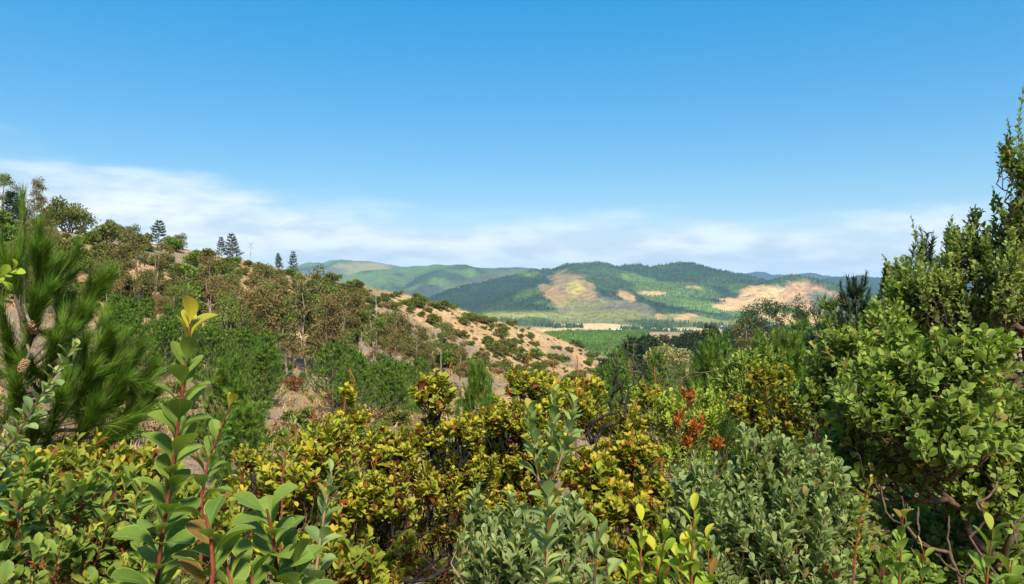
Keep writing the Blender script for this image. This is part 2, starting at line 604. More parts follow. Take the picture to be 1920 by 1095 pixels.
m = NT('dry_hillside_earth')
att = m.node('ShaderNodeSeparateColor')
att_n = m.node('ShaderNodeAttribute', attribute_name='Col')
m.l.new(att_n.outputs['Color'], att.inputs[0])
n1 = m.noise(0.35, 6, 0.65)
n2 = m.noise(2.2, 6, 0.7)
n3 = m.noise(0.07, 4, 0.6)
earth = m.mix(m.ramp(n1, 0.3, 0.7), (0.33, 0.170, 0.080), (0.50, 0.325, 0.165))
earth = m.mix(m.ramp(n3, 0.42, 0.62, 0, 0.6), earth, (0.52, 0.385, 0.20))
earth = m.mix(m.math('MULTIPLY', att_n.outputs['Alpha'], 0.75), earth, m.mix(m.ramp(n1, 0.3, 0.7), (0.28, 0.130, 0.065), (0.42, 0.235, 0.125)))
litter = m.mix(m.ramp(n2, 0.3, 0.7), (0.15, 0.105, 0.075), (0.32, 0.24, 0.17))
litter = m.mix(m.ramp(n1, 0.5, 0.7, 0, 0.8), litter, (0.29, 0.205, 0.085))
f = m.math('ADD', m.math('MULTIPLY', att.outputs[0], 0.9), m.math('MULTIPLY', m.math('SUBTRACT', n2, 0.5), 0.9), clamp=True)
c = m.mix(f, litter, earth)
c = m.mix(m.ramp(m.math('ADD', n2, m.math('MULTIPLY', n1, 0.5)), 0.80, 0.96, 0, 0.7), c, (0.13, 0.085, 0.055))
n4 = m.noise(1.1, 5, 0.75, off=(7, 3, 1))
c = m.mix(m.ramp(n4, 0.52, 0.66, 0, 0.5), c, (0.24, 0.165, 0.07))
green = m.mix(m.ramp(n3, 0.4, 0.6), (0.062, 0.115, 0.028), (0.090, 0.145, 0.036))
c = m.mix(att.outputs[2], c, green)
NEAR_MAT = m.bsdf(c, 0.95, 0.1, m.bump(n2, 0.8, 0.25))

R_SPLIT = 900.0
az_n = az_list(0.5, 45, 3.0)
near_r = np.concatenate([geom(0.7, 60, 1.05)[:-1], geom(60, R_SPLIT, 1.018)])
ground = polar(near_r, az_n, 'ground', NEAR_MAT, near_cover)
tag(ground, 'dry beige and orange hillside earth with grey litter', kind='structure')
az_f = az_list(0.2, 40, 3.0)
far_r = np.concatenate([geom(R_SPLIT * 0.985, 4500, 1.009)[:-1], geom(4500, 14000, 1.014)])
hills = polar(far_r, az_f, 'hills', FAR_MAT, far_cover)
tag(hills, 'forested mountains beyond the valley with logged beige slopes', kind='structure')

# ------------------------------------------------------------------ plants: shapes
def unit(a):
    a = np.asarray(a, float)
    return a / np.maximum(np.linalg.norm(a, axis=-1, keepdims=True), 1e-9)


def leaf_template(kind):
    """leaf along +Y, length 1, upper face +Z. returns V, tris, margin (0..1), uv"""
    if kind == 'fine':
        ys = np.array([0, .10, .22, .36, .50, .64, .76, .86, .94, .985, 1.0])
        ws = np.array([.035, .05, .15, .27, .355, .395, .385, .325, .21, .10, .0])
        cols = np.array([-1, -.9, -.45, 0, .45, .9, 1])
    elif kind == 'medium':
        ys = np.array([0, .12, .38, .66, .88, 1.0])
        ws = np.array([.03, .06, .27, .38, .28, .0])
        cols = np.array([-1, 0, 1])
    else:
        ys = np.array([0, .42, .80, 1.0])
        ws = np.array([.04, .31, .33, .0])
        cols = np.array([-1, 0, 1])
    V, E, U = [], [], []
    idx = []
    for y, w in zip(ys, ws):
        row = []
        cs = cols if w > 1e-6 else np.array([0.0])
        for cc in cs:
            z = 0.22 * abs(cc * w) ** 1.0 - 0.16 * y * y + 0.05 * math.sin(3.1 * y)
            row.append(len(V))
            V.append((cc * w, y, z))
            E.append(1.0 if (abs(cc) > 0.95 or y > 0.99) else 0.0)
            U.append((cc, y))
        idx.append(row)
    T = []
    for a, b in zip(idx[:-1], idx[1:]):
        if len(b) == 1:
            for i in range(len(a) - 1):
                T.append((a[i], a[i + 1], b[0]))
        else:
            for i in range(len(a) - 1):
                T.append((a[i], a[i + 1], b[i + 1]))
                T.append((a[i], b[i + 1], b[i]))
    return np.array(V), np.array(T), np.array(E), np.array(U)


LEAF_T = {k: leaf_template(k) for k in ('fine', 'medium', 'coarse')}
# a folded lozenge: the leaf of things too far away to show more
LEAF_T['lozenge'] = (np.array([(0, 0, 0), (.5, .45, .10), (0, 1, -.10), (-.5, .45, .10)]), np.array([(0, 1, 2), (0, 2, 3)]), np.zeros(4), np.zeros((4, 2)))
LEAF_T['needle'] = (np.array([(-.5, 0, 0), (.5, 0, 0), (0, 1, -.08)]), np.array([(0, 1, 2)]), np.zeros(3), np.zeros((3, 2)))
LEAF_T['bent_needle'] = (np.array([(-.5, 0, 0), (.5, 0, 0), (.4, .5, 0.0), (-.4, .5, 0.0), (0, 1, -.09)]), np.array([(0, 1, 2), (0, 2, 3), (3, 2, 4)]), np.zeros(5), np.zeros((5, 2)))


def frames(y, n):
    y = unit(y)
    x = np.cross(y, n)
    bad = np.linalg.norm(x, axis=1) < 1e-4
    if bad.any():
        x[bad] = np.cross(y[bad], np.array([0.31, 0.93, 0.21]))
    x = unit(x)
    z = np.cross(x, y)
    return x, y, z


class Leaves:
    """a list of leaf placements"""

    def __init__(self):
        self.p, self.y, self.n, self.l, self.w, self.age, self.dead = [], [], [], [], [], [], []

    def add(self, p, y, n, l, w, age=0.0, dead=0.0):
        k = len(p)
        self.p.append(np.asarray(p, float))
        self.y.append(np.broadcast_to(y, (k, 3)))
        self.n.append(np.broadcast_to(n, (k, 3)))
        for lst, v in ((self.l, l), (self.w, w), (self.age, age), (self.dead, dead)):
            lst.append(np.broadcast_to(np.asarray(v, float), (k,)))

    def arrays(self):
        return tuple(np.concatenate(a) for a in (self.p, self.y, self.n, self.l, self.w, self.age, self.dead))


def leaves_mesh(name, arr, tmpl, mats, origin=(0, 0, 0), smooth=True, r=rng):
    p, y, n, l, w, age, dead = arr
    T, F, E, U = LEAF_T[tmpl]
    x, y, z = frames(y, n)
    k = len(p)
    curl = r.normal(1.0, 0.8, k)
    V = (p[:, None] - np.asarray(origin) + T[None, :, 0:1] * (x * (l * w)[:, None])[:, None]
         + T[None, :, 1:2] * (y * l[:, None])[:, None] + T[None, :, 2:3] * (z * (l * curl)[:, None])[:, None])
    nv = len(T)
    FF = (F[None] + (np.arange(k) * nv)[:, None, None]).reshape(-1, 3)
    col = np.empty((k, nv, 4), np.float32)
    col[..., 0] = r.random(k)[:, None]
    col[..., 1] = age[:, None]
    col[..., 2] = E[None]
    col[..., 3] = dead[:, None]
    return mesh_np(name, V.reshape(-1, 3), [FF], mats, smooth, col.reshape(-1, 4), uv=np.tile(U, (k, 1)) if tmpl == 'fine' else None)


def tubes_mesh(name, polys, mats, origin=(0, 0, 0), sides=5, smooth=True):
    """polys: list of (points (n,3), radii (n,)); one tube each"""
    groups = {}
    for pts, rad in polys:
        groups.setdefault(len(pts), []).append((pts, rad))
    Vs, Fs, off = [], [], 0
    ang = np.arange(sides) / sides * 2 * math.pi
    for n, lst in groups.items():
        Pn = np.array([a for a, _ in lst]) - np.asarray(origin)
        Rn = np.array([b for _, b in lst])
        t = np.empty_like(Pn)
        t[:, 1:-1] = Pn[:, 2:] - Pn[:, :-2]
        t[:, 0] = Pn[:, 1] - Pn[:, 0]
        t[:, -1] = Pn[:, -1] - Pn[:, -2]
        t = unit(t)
        ref = np.where(np.abs(t[:, :1, 2:3]) > 0.9, np.array([1.0, 0, 0]), np.array([0, 0, 1.0]))
        u = unit(np.cross(t, ref))
        v = np.cross(t, u)
        ring = (Pn[:, :, None] + Rn[:, :, None, None] * (np.cos(ang)[None, None, :, None] * u[:, :, None] + np.sin(ang)[None, None, :, None] * v[:, :, None]))
        b = len(lst)
        idx = (np.arange(b * n * sides) + off).reshape(b, n, sides)
        nx = np.roll(idx, -1, axis=2)
        F = np.stack([idx[:, :-1], nx[:, :-1], nx[:, 1:], idx[:, 1:]], -1).reshape(-1, 4)
        Vs.append(ring.reshape(-1, 3))
        Fs.append(F)
        off += b * n * sides
        if sides == 4:
            Fs.append(idx[:, -1, ::1])
    return mesh_np(name, np.concatenate(Vs), Fs, mats, smooth)


def curve_pts(a, b, n, sag=0.0, jit=0.0, r=rng):
    t = np.linspace(0, 1, n)[:, None]
    p = a[None] * (1 - t) + b[None] * t
    L = np.linalg.norm(b - a)
    p = p + np.array([0, 0, 1.0]) * (sag * L * np.sin(t * math.pi))
    if jit and n > 2:
        p[1:-1] += r.normal(0, jit * L, (n - 2, 3))
    return p


def grow(root, targets, r, straight=0.35, seg=3, r_tip=0.0022, power=0.42, stems=3, spread=0.05, jit=0.05):
    """branches from root that reach every target; returns polylines with radii"""
    order = np.argsort(np.linalg.norm(targets - root, axis=1))
    base_n = stems
    N = np.zeros((base_n + 2 * len(targets), 3))
    N[:base_n] = root + np.column_stack([r.normal(0, spread, (base_n, 2)), np.zeros(base_n)])
    d0 = np.zeros(len(N))
    rr0 = np.zeros(len(N))
    rr0[:base_n] = np.linalg.norm(N[:base_n] - root, axis=1)
    parent = [-1] * base_n
    m_ = base_n
    for k in order:
        t = targets[k]
        A = N[:m_]
        dr = np.linalg.norm(t - root)
        cost = np.linalg.norm(A - t, axis=1) + straight * d0[:m_] + 3.0 * np.maximum(A[:, 2] - t[2] + 0.03, 0) + 1e3 * (rr0[:m_] > dr)
        j = int(np.argmin(cost))
        # an intermediate node, pulled down so that branches fork at acute angles
        a = N[j]
        L = np.linalg.norm(t - a)
        mid = a * 0.45 + t * 0.55 + np.array([0, 0, -0.10 * L]) + r.normal(0, jit * L, 3)
        for q, par in ((mid, j), (t, m_)):
            N[m_] = q
            d0[m_] = d0[par] + np.linalg.norm(q - N[par])
            rr0[m_] = np.linalg.norm(q - root)
            parent.append(par)
            m_ += 1
    nodes = N[:m_]
    w = np.zeros(len(nodes))
    for i in range(len(nodes) - 1, base_n - 1, -1):
        if w[i] == 0:
            w[i] = 1
        w[parent[i]] += w[i]
    polys = []
    for i in range(base_n, len(nodes)):
        a, b = nodes[parent[i]], nodes[i]
        ra, rb = r_tip * max(w[i], 1) ** power * 1.08, r_tip * max(w[i], 1) ** power
        polys.append((curve_pts(a, b, seg, 0, 0.03, r), np.linspace(ra, rb, seg)))
    return polys


def shoot(tip, dirn, length, n, L, W, Lv, r, young=0.0, dead=0.0, open_a=(62, 22), bend=0.12, radius=0.0022, start=0.12, tuft=0.0, polys=None, grav=0.0):
    """one leafy shoot ending at tip. adds its leaves to Lv and its stem to polys; returns the base of the shoot"""
    d = unit(dirn)
    side = unit(np.cross(d, r.normal(0, 1, 3)))
    base = tip - d * length
    m = (base + tip) / 2 + side * length * bend * r.uniform(-1, 1)

    def at(t):
        return ((1 - t) ** 2)[:, None] * base + (2 * t * (1 - t))[:, None] * m + (t ** 2)[:, None] * tip

    def dat(t):
        return unit((2 * (1 - t))[:, None] * (m - base) + (2 * t)[:, None] * (tip - m))
    if polys is not None:
        tt = np.linspace(0, 1, 4)
        polys.append((at(tt), np.linspace(radius, radius * 0.55, 4)))
    t = start + (1 - start) * (np.arange(n) + 0.5) / n
    if tuft:
        t = t ** (1 / (1 + tuft))
    p, a = at(t), dat(t)
    phi = np.arange(n) * 2.39996 + r.uniform(0, 6.28) + r.normal(0, 0.25, n)
    e1 = unit(np.cross(a, side + 1e-3))
    e2 = np.cross(a, e1)
    rad = np.cos(phi)[:, None] * e1 + np.sin(phi)[:, None] * e2
    inc = np.radians(open_a[0] + (open_a[1] - open_a[0]) * t + r.normal(0, 9, n))
    y = np.cos(inc)[:, None] * a + np.sin(inc)[:, None] * rad - np.array([0, 0, grav])
    nn = np.sin(inc)[:, None] * a - np.cos(inc)[:, None] * rad + r.normal(0, 0.22, (n, 3))
    size = L * (0.78 + 0.28 * np.sin(np.clip(t, 0, 1) * 2.6)) * r.normal(1, 0.22, n).clip(0.5, 1.6) * (1 - 0.38 * sstep(0.8, 1.0, t))
    age = np.clip(young * sstep(0.70, 1.0, t) + r.normal(0, 0.04, n), 0, 1)
    dd = (r.random(n) < dead * (1 - 0.75 * t)).astype(float)
    Lv.add(p + rad * radius * 0.8, y, nn, size, W * r.normal(1, 0.1, n).clip(0.7, 1.3), age, dd)
    return base


# ------------------------------------------------------------------ plants: materials
def leaf_mat(name, a, b, young, edge, dead=(0.085, 0.030, 0.014), rough=0.62, spec=0.13, trans=0.34, edge_amt=0.5, veins=False, tgain=1.25):
    m = NT(name)
    s = m.node('ShaderNodeSeparateColor')
    at = m.node('ShaderNodeAttribute', attribute_name='Col')
    m.l.new(at.outputs['Color'], s.inputs[0])
    oi = m.node('ShaderNodeObjectInfo')
    rn = m.math('FRACT', m.math('ADD', s.outputs[0], oi.outputs['Random']))
    c = m.mix(rn, a, b)
    hv_ = m.math('FRACT', m.math('MULTIPLY', rn, 17.31))
    c = m.mix(m.ramp(hv_, 0.75, 1.0, 0, 0.6), c, m.mix(1.0, c, (1.6, 1.1, 0.6), 'MULTIPLY'))
    c = m.mix(m.ramp(hv_, 0.965, 0.97, 0, 0.8, smooth=False), c, (0.20, 0.085, 0.03))
    sp_ = m.noise(210.0, 2, 0.5)
    c = m.mix(m.ramp(sp_, 0.66, 0.74, 0, 0.5), c, (0.16, 0.10, 0.035))
    n = m.noise(9.0, 2, 0.5)
    c = m.mix(m.ramp(n, 0.35, 0.7, 0, 0.35), c, m.mix(1.0, c, (1.3, 1.15, 0.8), 'MULTIPLY'))
    fn = None
    if veins:
        uv = m.node('ShaderNodeUVMap')
        su = m.node('ShaderNodeSeparateXYZ')
        m.l.new(uv.outputs[0], su.inputs[0])
        ax = m.math('ABSOLUTE', su.outputs[0])
        mid = m.ramp(ax, 0.015, 0.10, 1.0, 0.0)
        w = m.math('SINE', m.math('MULTIPLY', m.math('SUBTRACT', su.outputs[1], m.math('MULTIPLY', ax, 0.22)), 52.0))
        ve = m.math('MULTIPLY', m.ramp(w, 0.8, 1.0), 0.35)
        vv = m.math('MAXIMUM', mid, ve)
        c = m.mix(m.math('MULTIPLY', vv, 0.55), c, (0.20, 0.27, 0.07))
        blot = m.noise(70.0, 4, 0.6)
        c = m.mix(m.ramp(blot, 0.45, 0.75, 0, 0.4), c, m.mix(1.0, c, (0.65, 0.75, 0.7), 'MULTIPLY'))
        fn = m.bump(m.math('ADD', m.math('MULTIPLY', vv, -1.0), m.math('MULTIPLY', blot, 0.4)), 0.35, 0.0012)
    c = m.mix(s.outputs[1], c, young)
    c = m.mix(m.math('MULTIPLY', s.outputs[2], edge_amt), c, edge)
    c = m.mix(at.outputs['Alpha'], c, m.mix(rn, dead, tuple(2.2 * q for q in dead)))
    tc_ = m.mix(1.0, c, (tgain, tgain * 1.05, 0.5), 'MULTIPLY')
    return m.bsdf(c, rough, spec, fn, trans, tc_)


def bark_mat(name, a, b, scale=30.0, bump=0.4, dist=0.004):
    m = NT(name)
    g = m.node('ShaderNodeTexCoord').outputs['Object']
    n = m.noise(scale, 5, 0.65, vec=g)
    return m.bsdf(m.mix(m.ramp(n, 0.3, 0.7), a, b), 0.85, 0.15, m.bump(n, bump, dist))


M = {}
M['hero'] = leaf_mat('glossy_leaf', (0.090, 0.160, 0.026), (0.180, 0.255, 0.045), (0.46, 0.36, 0.03), (0.34, 0.42, 0.08), rough=0.55, spec=0.18, edge_amt=0.85, veins=True)
M['grey'] = leaf_mat('grey_green_leaf', (0.125, 0.190, 0.062), (0.250, 0.325, 0.115), (0.40, 0.42, 0.08), (0.25, 0.30, 0.15), rough=0.5, edge_amt=0.35)
M['green'] = leaf_mat('green_leaf', (0.085, 0.155, 0.022), (0.205, 0.290, 0.050), (0.44, 0.42, 0.05), (0.25, 0.32, 0.10), rough=0.56, edge_amt=0.35)
M['bright'] = leaf_mat('fresh_green_leaf', (0.115, 0.185, 0.045), (0.24, 0.32, 0.085), (0.44, 0.44, 0.08), (0.28, 0.34, 0.12), edge_amt=0.35)
M['lime'] = leaf_mat('bright_lime_leaf', (0.18, 0.265, 0.025), (0.31, 0.39, 0.040), (0.55, 0.44, 0.03), (0.33, 0.40, 0.10), rough=0.56, edge_amt=0.35)
M['yellow'] = leaf_mat('yellow_green_leaf', (0.140, 0.195, 0.014), (0.320, 0.340, 0.026), (0.56, 0.40, 0.03), (0.36, 0.36, 0.08), dead=(0.10, 0.030, 0.014), rough=0.5, edge_amt=0.25)
M['olive'] = leaf_mat('olive_leaf', (0.125, 0.175, 0.016), (0.270, 0.310, 0.030), (0.50, 0.36, 0.03), (0.2, 0.2, 0.06), dead=(0.13, 0.040, 0.014), rough=0.55, edge_amt=0.2)
M['rust'] = leaf_mat('rust_leaf', (0.24, 0.070, 0.016), (0.42, 0.17, 0.035), (0.5, 0.25, 0.03), (0.4, 0.15, 0.04), rough=0.6, edge_amt=0.1)
M['rust_dark'] = leaf_mat('dull_rust_leaf', (0.13, 0.040, 0.016), (0.24, 0.085, 0.03), (0.3, 0.15, 0.03), (0, 0, 0), rough=0.7, edge_amt=0)
M['pine'] = leaf_mat('pine_needle', (0.048, 0.116, 0.011), (0.118, 0.215, 0.021), (0.20, 0.25, 0.06), (0, 0, 0), rough=0.5, edge_amt=0, trans=0.2)
M['pine_dark'] = leaf_mat('dark_pine_needle', (0.018, 0.045, 0.018), (0.040, 0.080, 0.028), (0.12, 0.15, 0.05), (0, 0, 0), rough=0.6, edge_amt=0, trans=0.15)
M['euc'] = leaf_mat('eucalyptus_leaf', (0.080, 0.095, 0.028), (0.155, 0.150, 0.046), (0.20, 0.14, 0.06), (0, 0, 0), rough=0.6, edge_amt=0, trans=0.2)
M['euc_brown'] = leaf_mat('brownish_gum_leaf', (0.105, 0.090, 0.036), (0.20, 0.155, 0.06), (0.25, 0.16, 0.06), (0, 0, 0), rough=0.6, edge_amt=0, trans=0.2)
M['euc_green'] = leaf_mat('green_gum_leaf', (0.070, 0.115, 0.024), (0.15, 0.195, 0.04), (0.22, 0.2, 0.05), (0, 0, 0), rough=0.6, edge_amt=0, trans=0.2)
M['shrub_green'] = leaf_mat('fresh_shrub_leaf', (0.060, 0.125, 0.018), (0.140, 0.215, 0.032), (0.22, 0.24, 0.05), (0, 0, 0), rough=0.6, edge_amt=0, trans=0.2)
M['shrub_dark'] = leaf_mat('dark_shrub_leaf', (0.060, 0.095, 0.018), (0.140, 0.165, 0.032), (0.16, 0.15, 0.04), (0, 0, 0), rough=0.6, edge_amt=0, trans=0.15)
M['shrub_olive'] = leaf_mat('olive_shrub_leaf', (0.085, 0.105, 0.026), (0.165, 0.160, 0.042), (0.24, 0.18, 0.05), (0, 0, 0), rough=0.6, edge_amt=0, trans=0.15)
M['shrub_brown'] = leaf_mat('brown_shrub_leaf', (0.16, 0.11, 0.055), (0.25, 0.18, 0.09), (0.3, 0.2, 0.08), (0, 0, 0), rough=0.7, edge_amt=0, trans=0.1)
M['pale'] = leaf_mat('pale_gum_leaf', (0.20, 0.20, 0.085), (0.30, 0.29, 0.12), (0.3, 0.3, 0.1), (0, 0, 0), rough=0.6, edge_amt=0, trans=0.2)
M['straw'] = leaf_mat('straw', (0.34, 0.24, 0.11), (0.52, 0.40, 0.21), (0.3, 0.3, 0.1), (0, 0, 0), rough=0.8, edge_amt=0, trans=0.1)
M['stem_red'] = bark_mat('red_stem', (0.13, 0.030, 0.018), (0.24, 0.060, 0.030), 90, 0.3, 0.001)
M['stem_brown'] = bark_mat('brown_stem', (0.055, 0.033, 0.022), (0.13, 0.085, 0.055), 60, 0.5, 0.002)
M['stem_pale'] = bark_mat('tan_stem', (0.20, 0.12, 0.06), (0.30, 0.20, 0.11), 60, 0.4, 0.001)
M['bark'] = bark_mat('grey_brown_bark', (0.085, 0.062, 0.045), (0.20, 0.155, 0.115), 7, 0.6, 0.03)
M['bark_gum'] = bark_mat('gum_bark', (0.16, 0.115, 0.085), (0.33, 0.26, 0.20), 5, 0.4, 0.03)
M['bark_burnt'] = bark_mat('charred_bark', (0.010, 0.009, 0.009), (0.040, 0.032, 0.030), 40, 0.7, 0.006)
M['bark_dead'] = bark_mat('bleached_dead_wood', (0.22, 0.19, 0.16), (0.46, 0.42, 0.37), 14, 0.5, 0.01)
M['cone'] = bark_mat('pine_cone_scale', (0.20, 0.11, 0.05), (0.36, 0.24, 0.12), 80, 0.4, 0.002)
M['rust_tip'] = bark_mat('rust_spike', (0.24, 0.075, 0.02), (0.42, 0.17, 0.05), 120, 0.4, 0.001)

# ------------------------------------------------------------------ plants for the middle distance, built once and copied
def gen_shrub(seed, n=1000, leaf=(0.13, 0.24), flat=0.75, mat='shrub_dark'):
    r = np.random.default_rng(seed)
    lobes = [(np.array([0, 0, 0.34 * flat]), np.array([0.42, 0.42, 0.42 * flat]))]
    for k in range(r.integers(7, 11)):
        a = r.uniform(0, 6.28)
        q = r.uniform(0.22, 0.42)
        s = r.uniform(0.16, 0.28)
        lobes.append((np.array([math.cos(a) * q, math.sin(a) * q, r.uniform(0.08, 0.72) * flat]), np.array([s, s, s * r.uniform(0.75, 1.1)])))
    Lv = Leaves()
    w = np.array([np.prod(s) ** 0.66 for _, s in lobes])
    cnt = (w / w.sum() * n).astype(int) + 5
    for (c0, s), k in zip(lobes, cnt):
        d = unit(r.normal(0, 1, (k, 3)))
        d[:, 2] = np.where(d[:, 2] < -0.3, -d[:, 2], d[:, 2])
        rad = r.random(k) ** 0.3
        p = c0 + d * s * rad[:, None] * r.normal(1, 0.12, (k, 1))
        p[:, 2] = np.maximum(p[:, 2], 0.03)
        y = unit(d * 0.7 + np.array([0, 0, 0.5]) + r.normal(0, 0.55, (k, 3)))
        Lv.add(p, y, r.normal(0, 1, (k, 3)) + np.array([0, 0, 0.8]), r.uniform(*leaf, k) * 0.55, 0.7, (r.random(k) < 0.08) * r.random(k))
    crown = leaves_mesh('shrub_crown', Lv.arrays(), 'lozenge', [M[mat]], smooth=False, r=r)
    polys = []
    for k in range(7):
        c0, s = lobes[k % len(lobes)]
        polys.append((curve_pts(np.array([0.03 * math.cos(k), 0.03 * math.sin(k), -0.12]), c0 + np.array([0, 0, s[2] * 0.4]), 4, 0, 0.05, r), np.linspace(0.022, 0.006, 4)))
    trunk = tubes_mesh('shrub_trunk', polys, [M['stem_brown']], sides=4)
    return trunk, crown


def gen_euc(seed, n=2500, mat='euc', h=1.0, bare=0.38, clumpy=1.0):
    """slender gum tree, height 1"""
    r = np.random.default_rng(seed)
    lean = r.normal(0, 0.035, 2)
    zz = np.linspace(-0.03, 0.93, 9)
    wob = np.cumsum(r.normal(0, 0.006, (9, 2)), 0)
    tr = np.stack([lean[0] * zz + wob[:, 0], lean[1] * zz + wob[:, 1], zz], -1)
    polys = [(tr, np.linspace(0.0125, 0.0025, 9))]
    if r.random() < 0.35:
        b = np.stack([tr[:, 0] + np.linspace(0, 0.07, 9) * r.choice([-1, 1]), tr[:, 1] + np.linspace(0, 0.04, 9), zz * 0.9], -1)
        polys.append((b, np.linspace(0.010, 0.002, 9)))
    clumps = []
    for k in range(r.integers(11, 16)):
        t = bare + (1 - bare) * (k + r.random()) / 15
        t = min(t, 0.97)
        c0 = np.array([np.interp(t, zz, tr[:, i]) for i in range(3)])
        a = r.uniform(0, 6.28)
        out = r.uniform(0.05, 0.155) * (1.15 - 0.75 * abs(t - 0.62))
        e = c0 + np.array([math.cos(a) * out, math.sin(a) * out, r.uniform(0.04, 0.11)])
        polys.append((curve_pts(c0, e, 4, 0.05, 0.05, r), np.linspace(0.0045, 0.0012, 4)))
        for q in range(2):
            s = r.uniform(0.045, 0.085)
            clumps.append((e + r.normal(0, 0.026, 3), np.array([s, s, s * r.uniform(0.7, 1.15)])))
    clumps.append((tr[-1], np.array([0.04, 0.04, 0.055])))
    w = np.array([np.prod(s) ** 0.66 for _, s in clumps])
    cnt = (w / w.sum() * n).astype(int) + 4
    Lv = Leaves()
    for (c0, s), k in zip(clumps, cnt):
        d = unit(r.normal(0, 1, (k, 3)))
        p = c0 + d * s * (r.random(k) ** 0.5)[:, None] * r.normal(1, 0.2, (k, 1))
        y = unit(np.array([0, 0, -0.75]) + d * 0.5 + r.normal(0, 0.4, (k, 3)))
        Lv.add(p, y, d + r.normal(0, 0.5, (k, 3)), r.uniform(0.018, 0.033, k), 0.46, (r.random(k) < 0.07) * r.random(k))
    return tubes_mesh('gum_trunk', polys, [M['bark_gum']], sides=5), leaves_mesh('gum_crown', Lv.arrays(), 'lozenge', [M[mat]], smooth=False, r=r)


def gen_pine(seed, mat='pine', whorls=11, wide=0.30, dense=1.0, up=0.55, needle=0.055, nn=46, wneedle=0.15, leader=0.10):
    """young pine, height 1: whorls of upturned branches set with needle brushes"""
    r = np.random.default_rng(seed)
    polys = [(np.stack([np.zeros(6), np.zeros(6), np.linspace(-0.03, 1.0 - leader * 0.3, 6)], -1), np.linspace(0.016, 0.003, 6))]
    Lv = Leaves()

    def brush(a, b, k, ln):
        t = r.random(k)
        ax = unit(b - a)
        p = a + (b - a) * t[:, None]
        rad = unit(np.cross(ax, r.normal(0, 1, (k, 3))))
        y = unit(ax * r.uniform(0.55, 1.0, (k, 1)) + rad * 0.85)
        Lv.add(p, y, rad, ln * r.uniform(0.7, 1.15, k), wneedle, (r.random(k) < 0.05) * 0.7)
    for w in range(whorls):
        t = 0.08 + 0.86 * (w / (whorls - 1)) ** 0.92
        nb = r.integers(5, 8)
        ph = r.uniform(0, 6.28)
        reach = wide * (1 - t) ** 0.75 * r.uniform(0.85, 1.1) + 0.035
        for k in range(nb):
            a = ph + k / nb * 6.283 + r.normal(0, 0.2)
            rr = reach * r.uniform(0.7, 1.15)
            s = np.array([0, 0, t])
            mid = np.array([math.cos(a) * rr * 0.55, math.sin(a) * rr * 0.55, t + rr * 0.12])
            e = np.array([math.cos(a) * rr, math.sin(a) * rr, t + rr * up * r.uniform(0.7, 1.3)])
            polys.append((np.array([s, mid, e]), np.array([0.005, 0.0035, 0.002])))
            brush(mid * 0.7 + s * 0.3, e, int(nn * dense), needle)
            brush(e, e + unit(e - mid) * 0.035 + np.array([0, 0, 0.03]), int(nn * 0.5 * dense), needle * 0.8)
            if rr > 0.1:
                for q in range(2):
                    sd = unit(np.array([-math.sin(a), math.cos(a), 0.35])) * (1 if q else -1)
                    sd[2] = abs(sd[2])
                    st = mid + (e - mid) * r.uniform(0.1, 0.6)
                    brush(st, st + sd * rr * 0.34 + unit(e - mid) * rr * 0.22, int(nn * 0.6 * dense), needle)
    brush(np.array([0, 0, 0.9]), np.array([0, 0, 1.0]), int(nn * 1.4), needle * 0.8)
    return tubes_mesh('pine_trunk', polys, [M['bark']], sides=4), leaves_mesh('pine_crown', Lv.arrays(), 'needle', [M[mat]], smooth=False, r=r)


def gen_mop(seed, n=1500, mat='pale'):
    """tree of separate rounded leaf heads on a forked trunk, height 1"""
    r = np.random.default_rng(seed)
    heads = [np.array([r.uniform(-0.28, 0.28), r.uniform(-0.28, 0.28), r.uniform(0.58, 0.92)]) for _ in range(9)]
    polys = [(np.array([(0, 0, -0.03), (0.01, 0, 0.2), (0, 0.01, 0.42)]), np.array([0.03, 0.025, 0.018]))]
    Lv = Leaves()
    for e in heads:
        polys.append((curve_pts(np.array([0, 0, 0.40]), e, 4, -0.08, 0.04, r), np.linspace(0.014, 0.004, 4)))
        k = n // 9
        d = unit(r.normal(0, 1, (k, 3)))
        s = r.uniform(0.11, 0.17)
        p = e + d * np.array([s, s, s * 0.8]) * (r.random(k) ** 0.35)[:, None]
        Lv.add(p, unit(d + r.normal(0, 0.6, (k, 3))), d + r.normal(0, 0.5, (k, 3)), r.uniform(0.03, 0.05, k), 0.6, 0)
    return tubes_mesh('mop_trunk', polys, [M['bark_gum']], sides=5), leaves_mesh('mop_crown', Lv.arrays(), 'lozenge', [M[mat]], smooth=False, r=r)


def gen_snag(seed, mat='bark_dead', branches=7, h=1.0, rad=0.022, reach=0.2):
    """dead standing trunk with broken limbs, height 1"""
    r = np.random.default_rng(seed)
    z = np.linspace(-0.03, 1, 7)
    tr = np.stack([np.cumsum(r.normal(0, 0.008, 7)), np.cumsum(r.normal(0, 0.008, 7)), z], -1)
    tp = [(tr, np.linspace(rad, rad * 0.3, 7))]
    br = []
    for k in range(branches):
        t = r.uniform(0.35, 0.98)
        s = np.array([np.interp(t, z, tr[:, i]) for i in range(3)])
        a = r.uniform(0, 6.28)
        q = reach * r.uniform(0.3, 1.0)
        e = s + np.array([math.cos(a) * q, math.sin(a) * q, q * r.uniform(0.1, 0.9)])
        br.append((curve_pts(s, e, 4, 0.05, 0.06, r), np.linspace(rad * 0.35, rad * 0.1, 4)))
        if r.random() < 0.7:
            br.append((curve_pts(e * 0.5 + s * 0.5, e + r.normal(0, q * 0.4, 3), 3, 0, 0.05, r), np.linspace(rad * 0.2, rad * 0.08, 3)))
    return tubes_mesh('snag_trunk', tp, [M[mat]], sides=6), tubes_mesh('snag_branches', br, [M[mat]], sides=4)


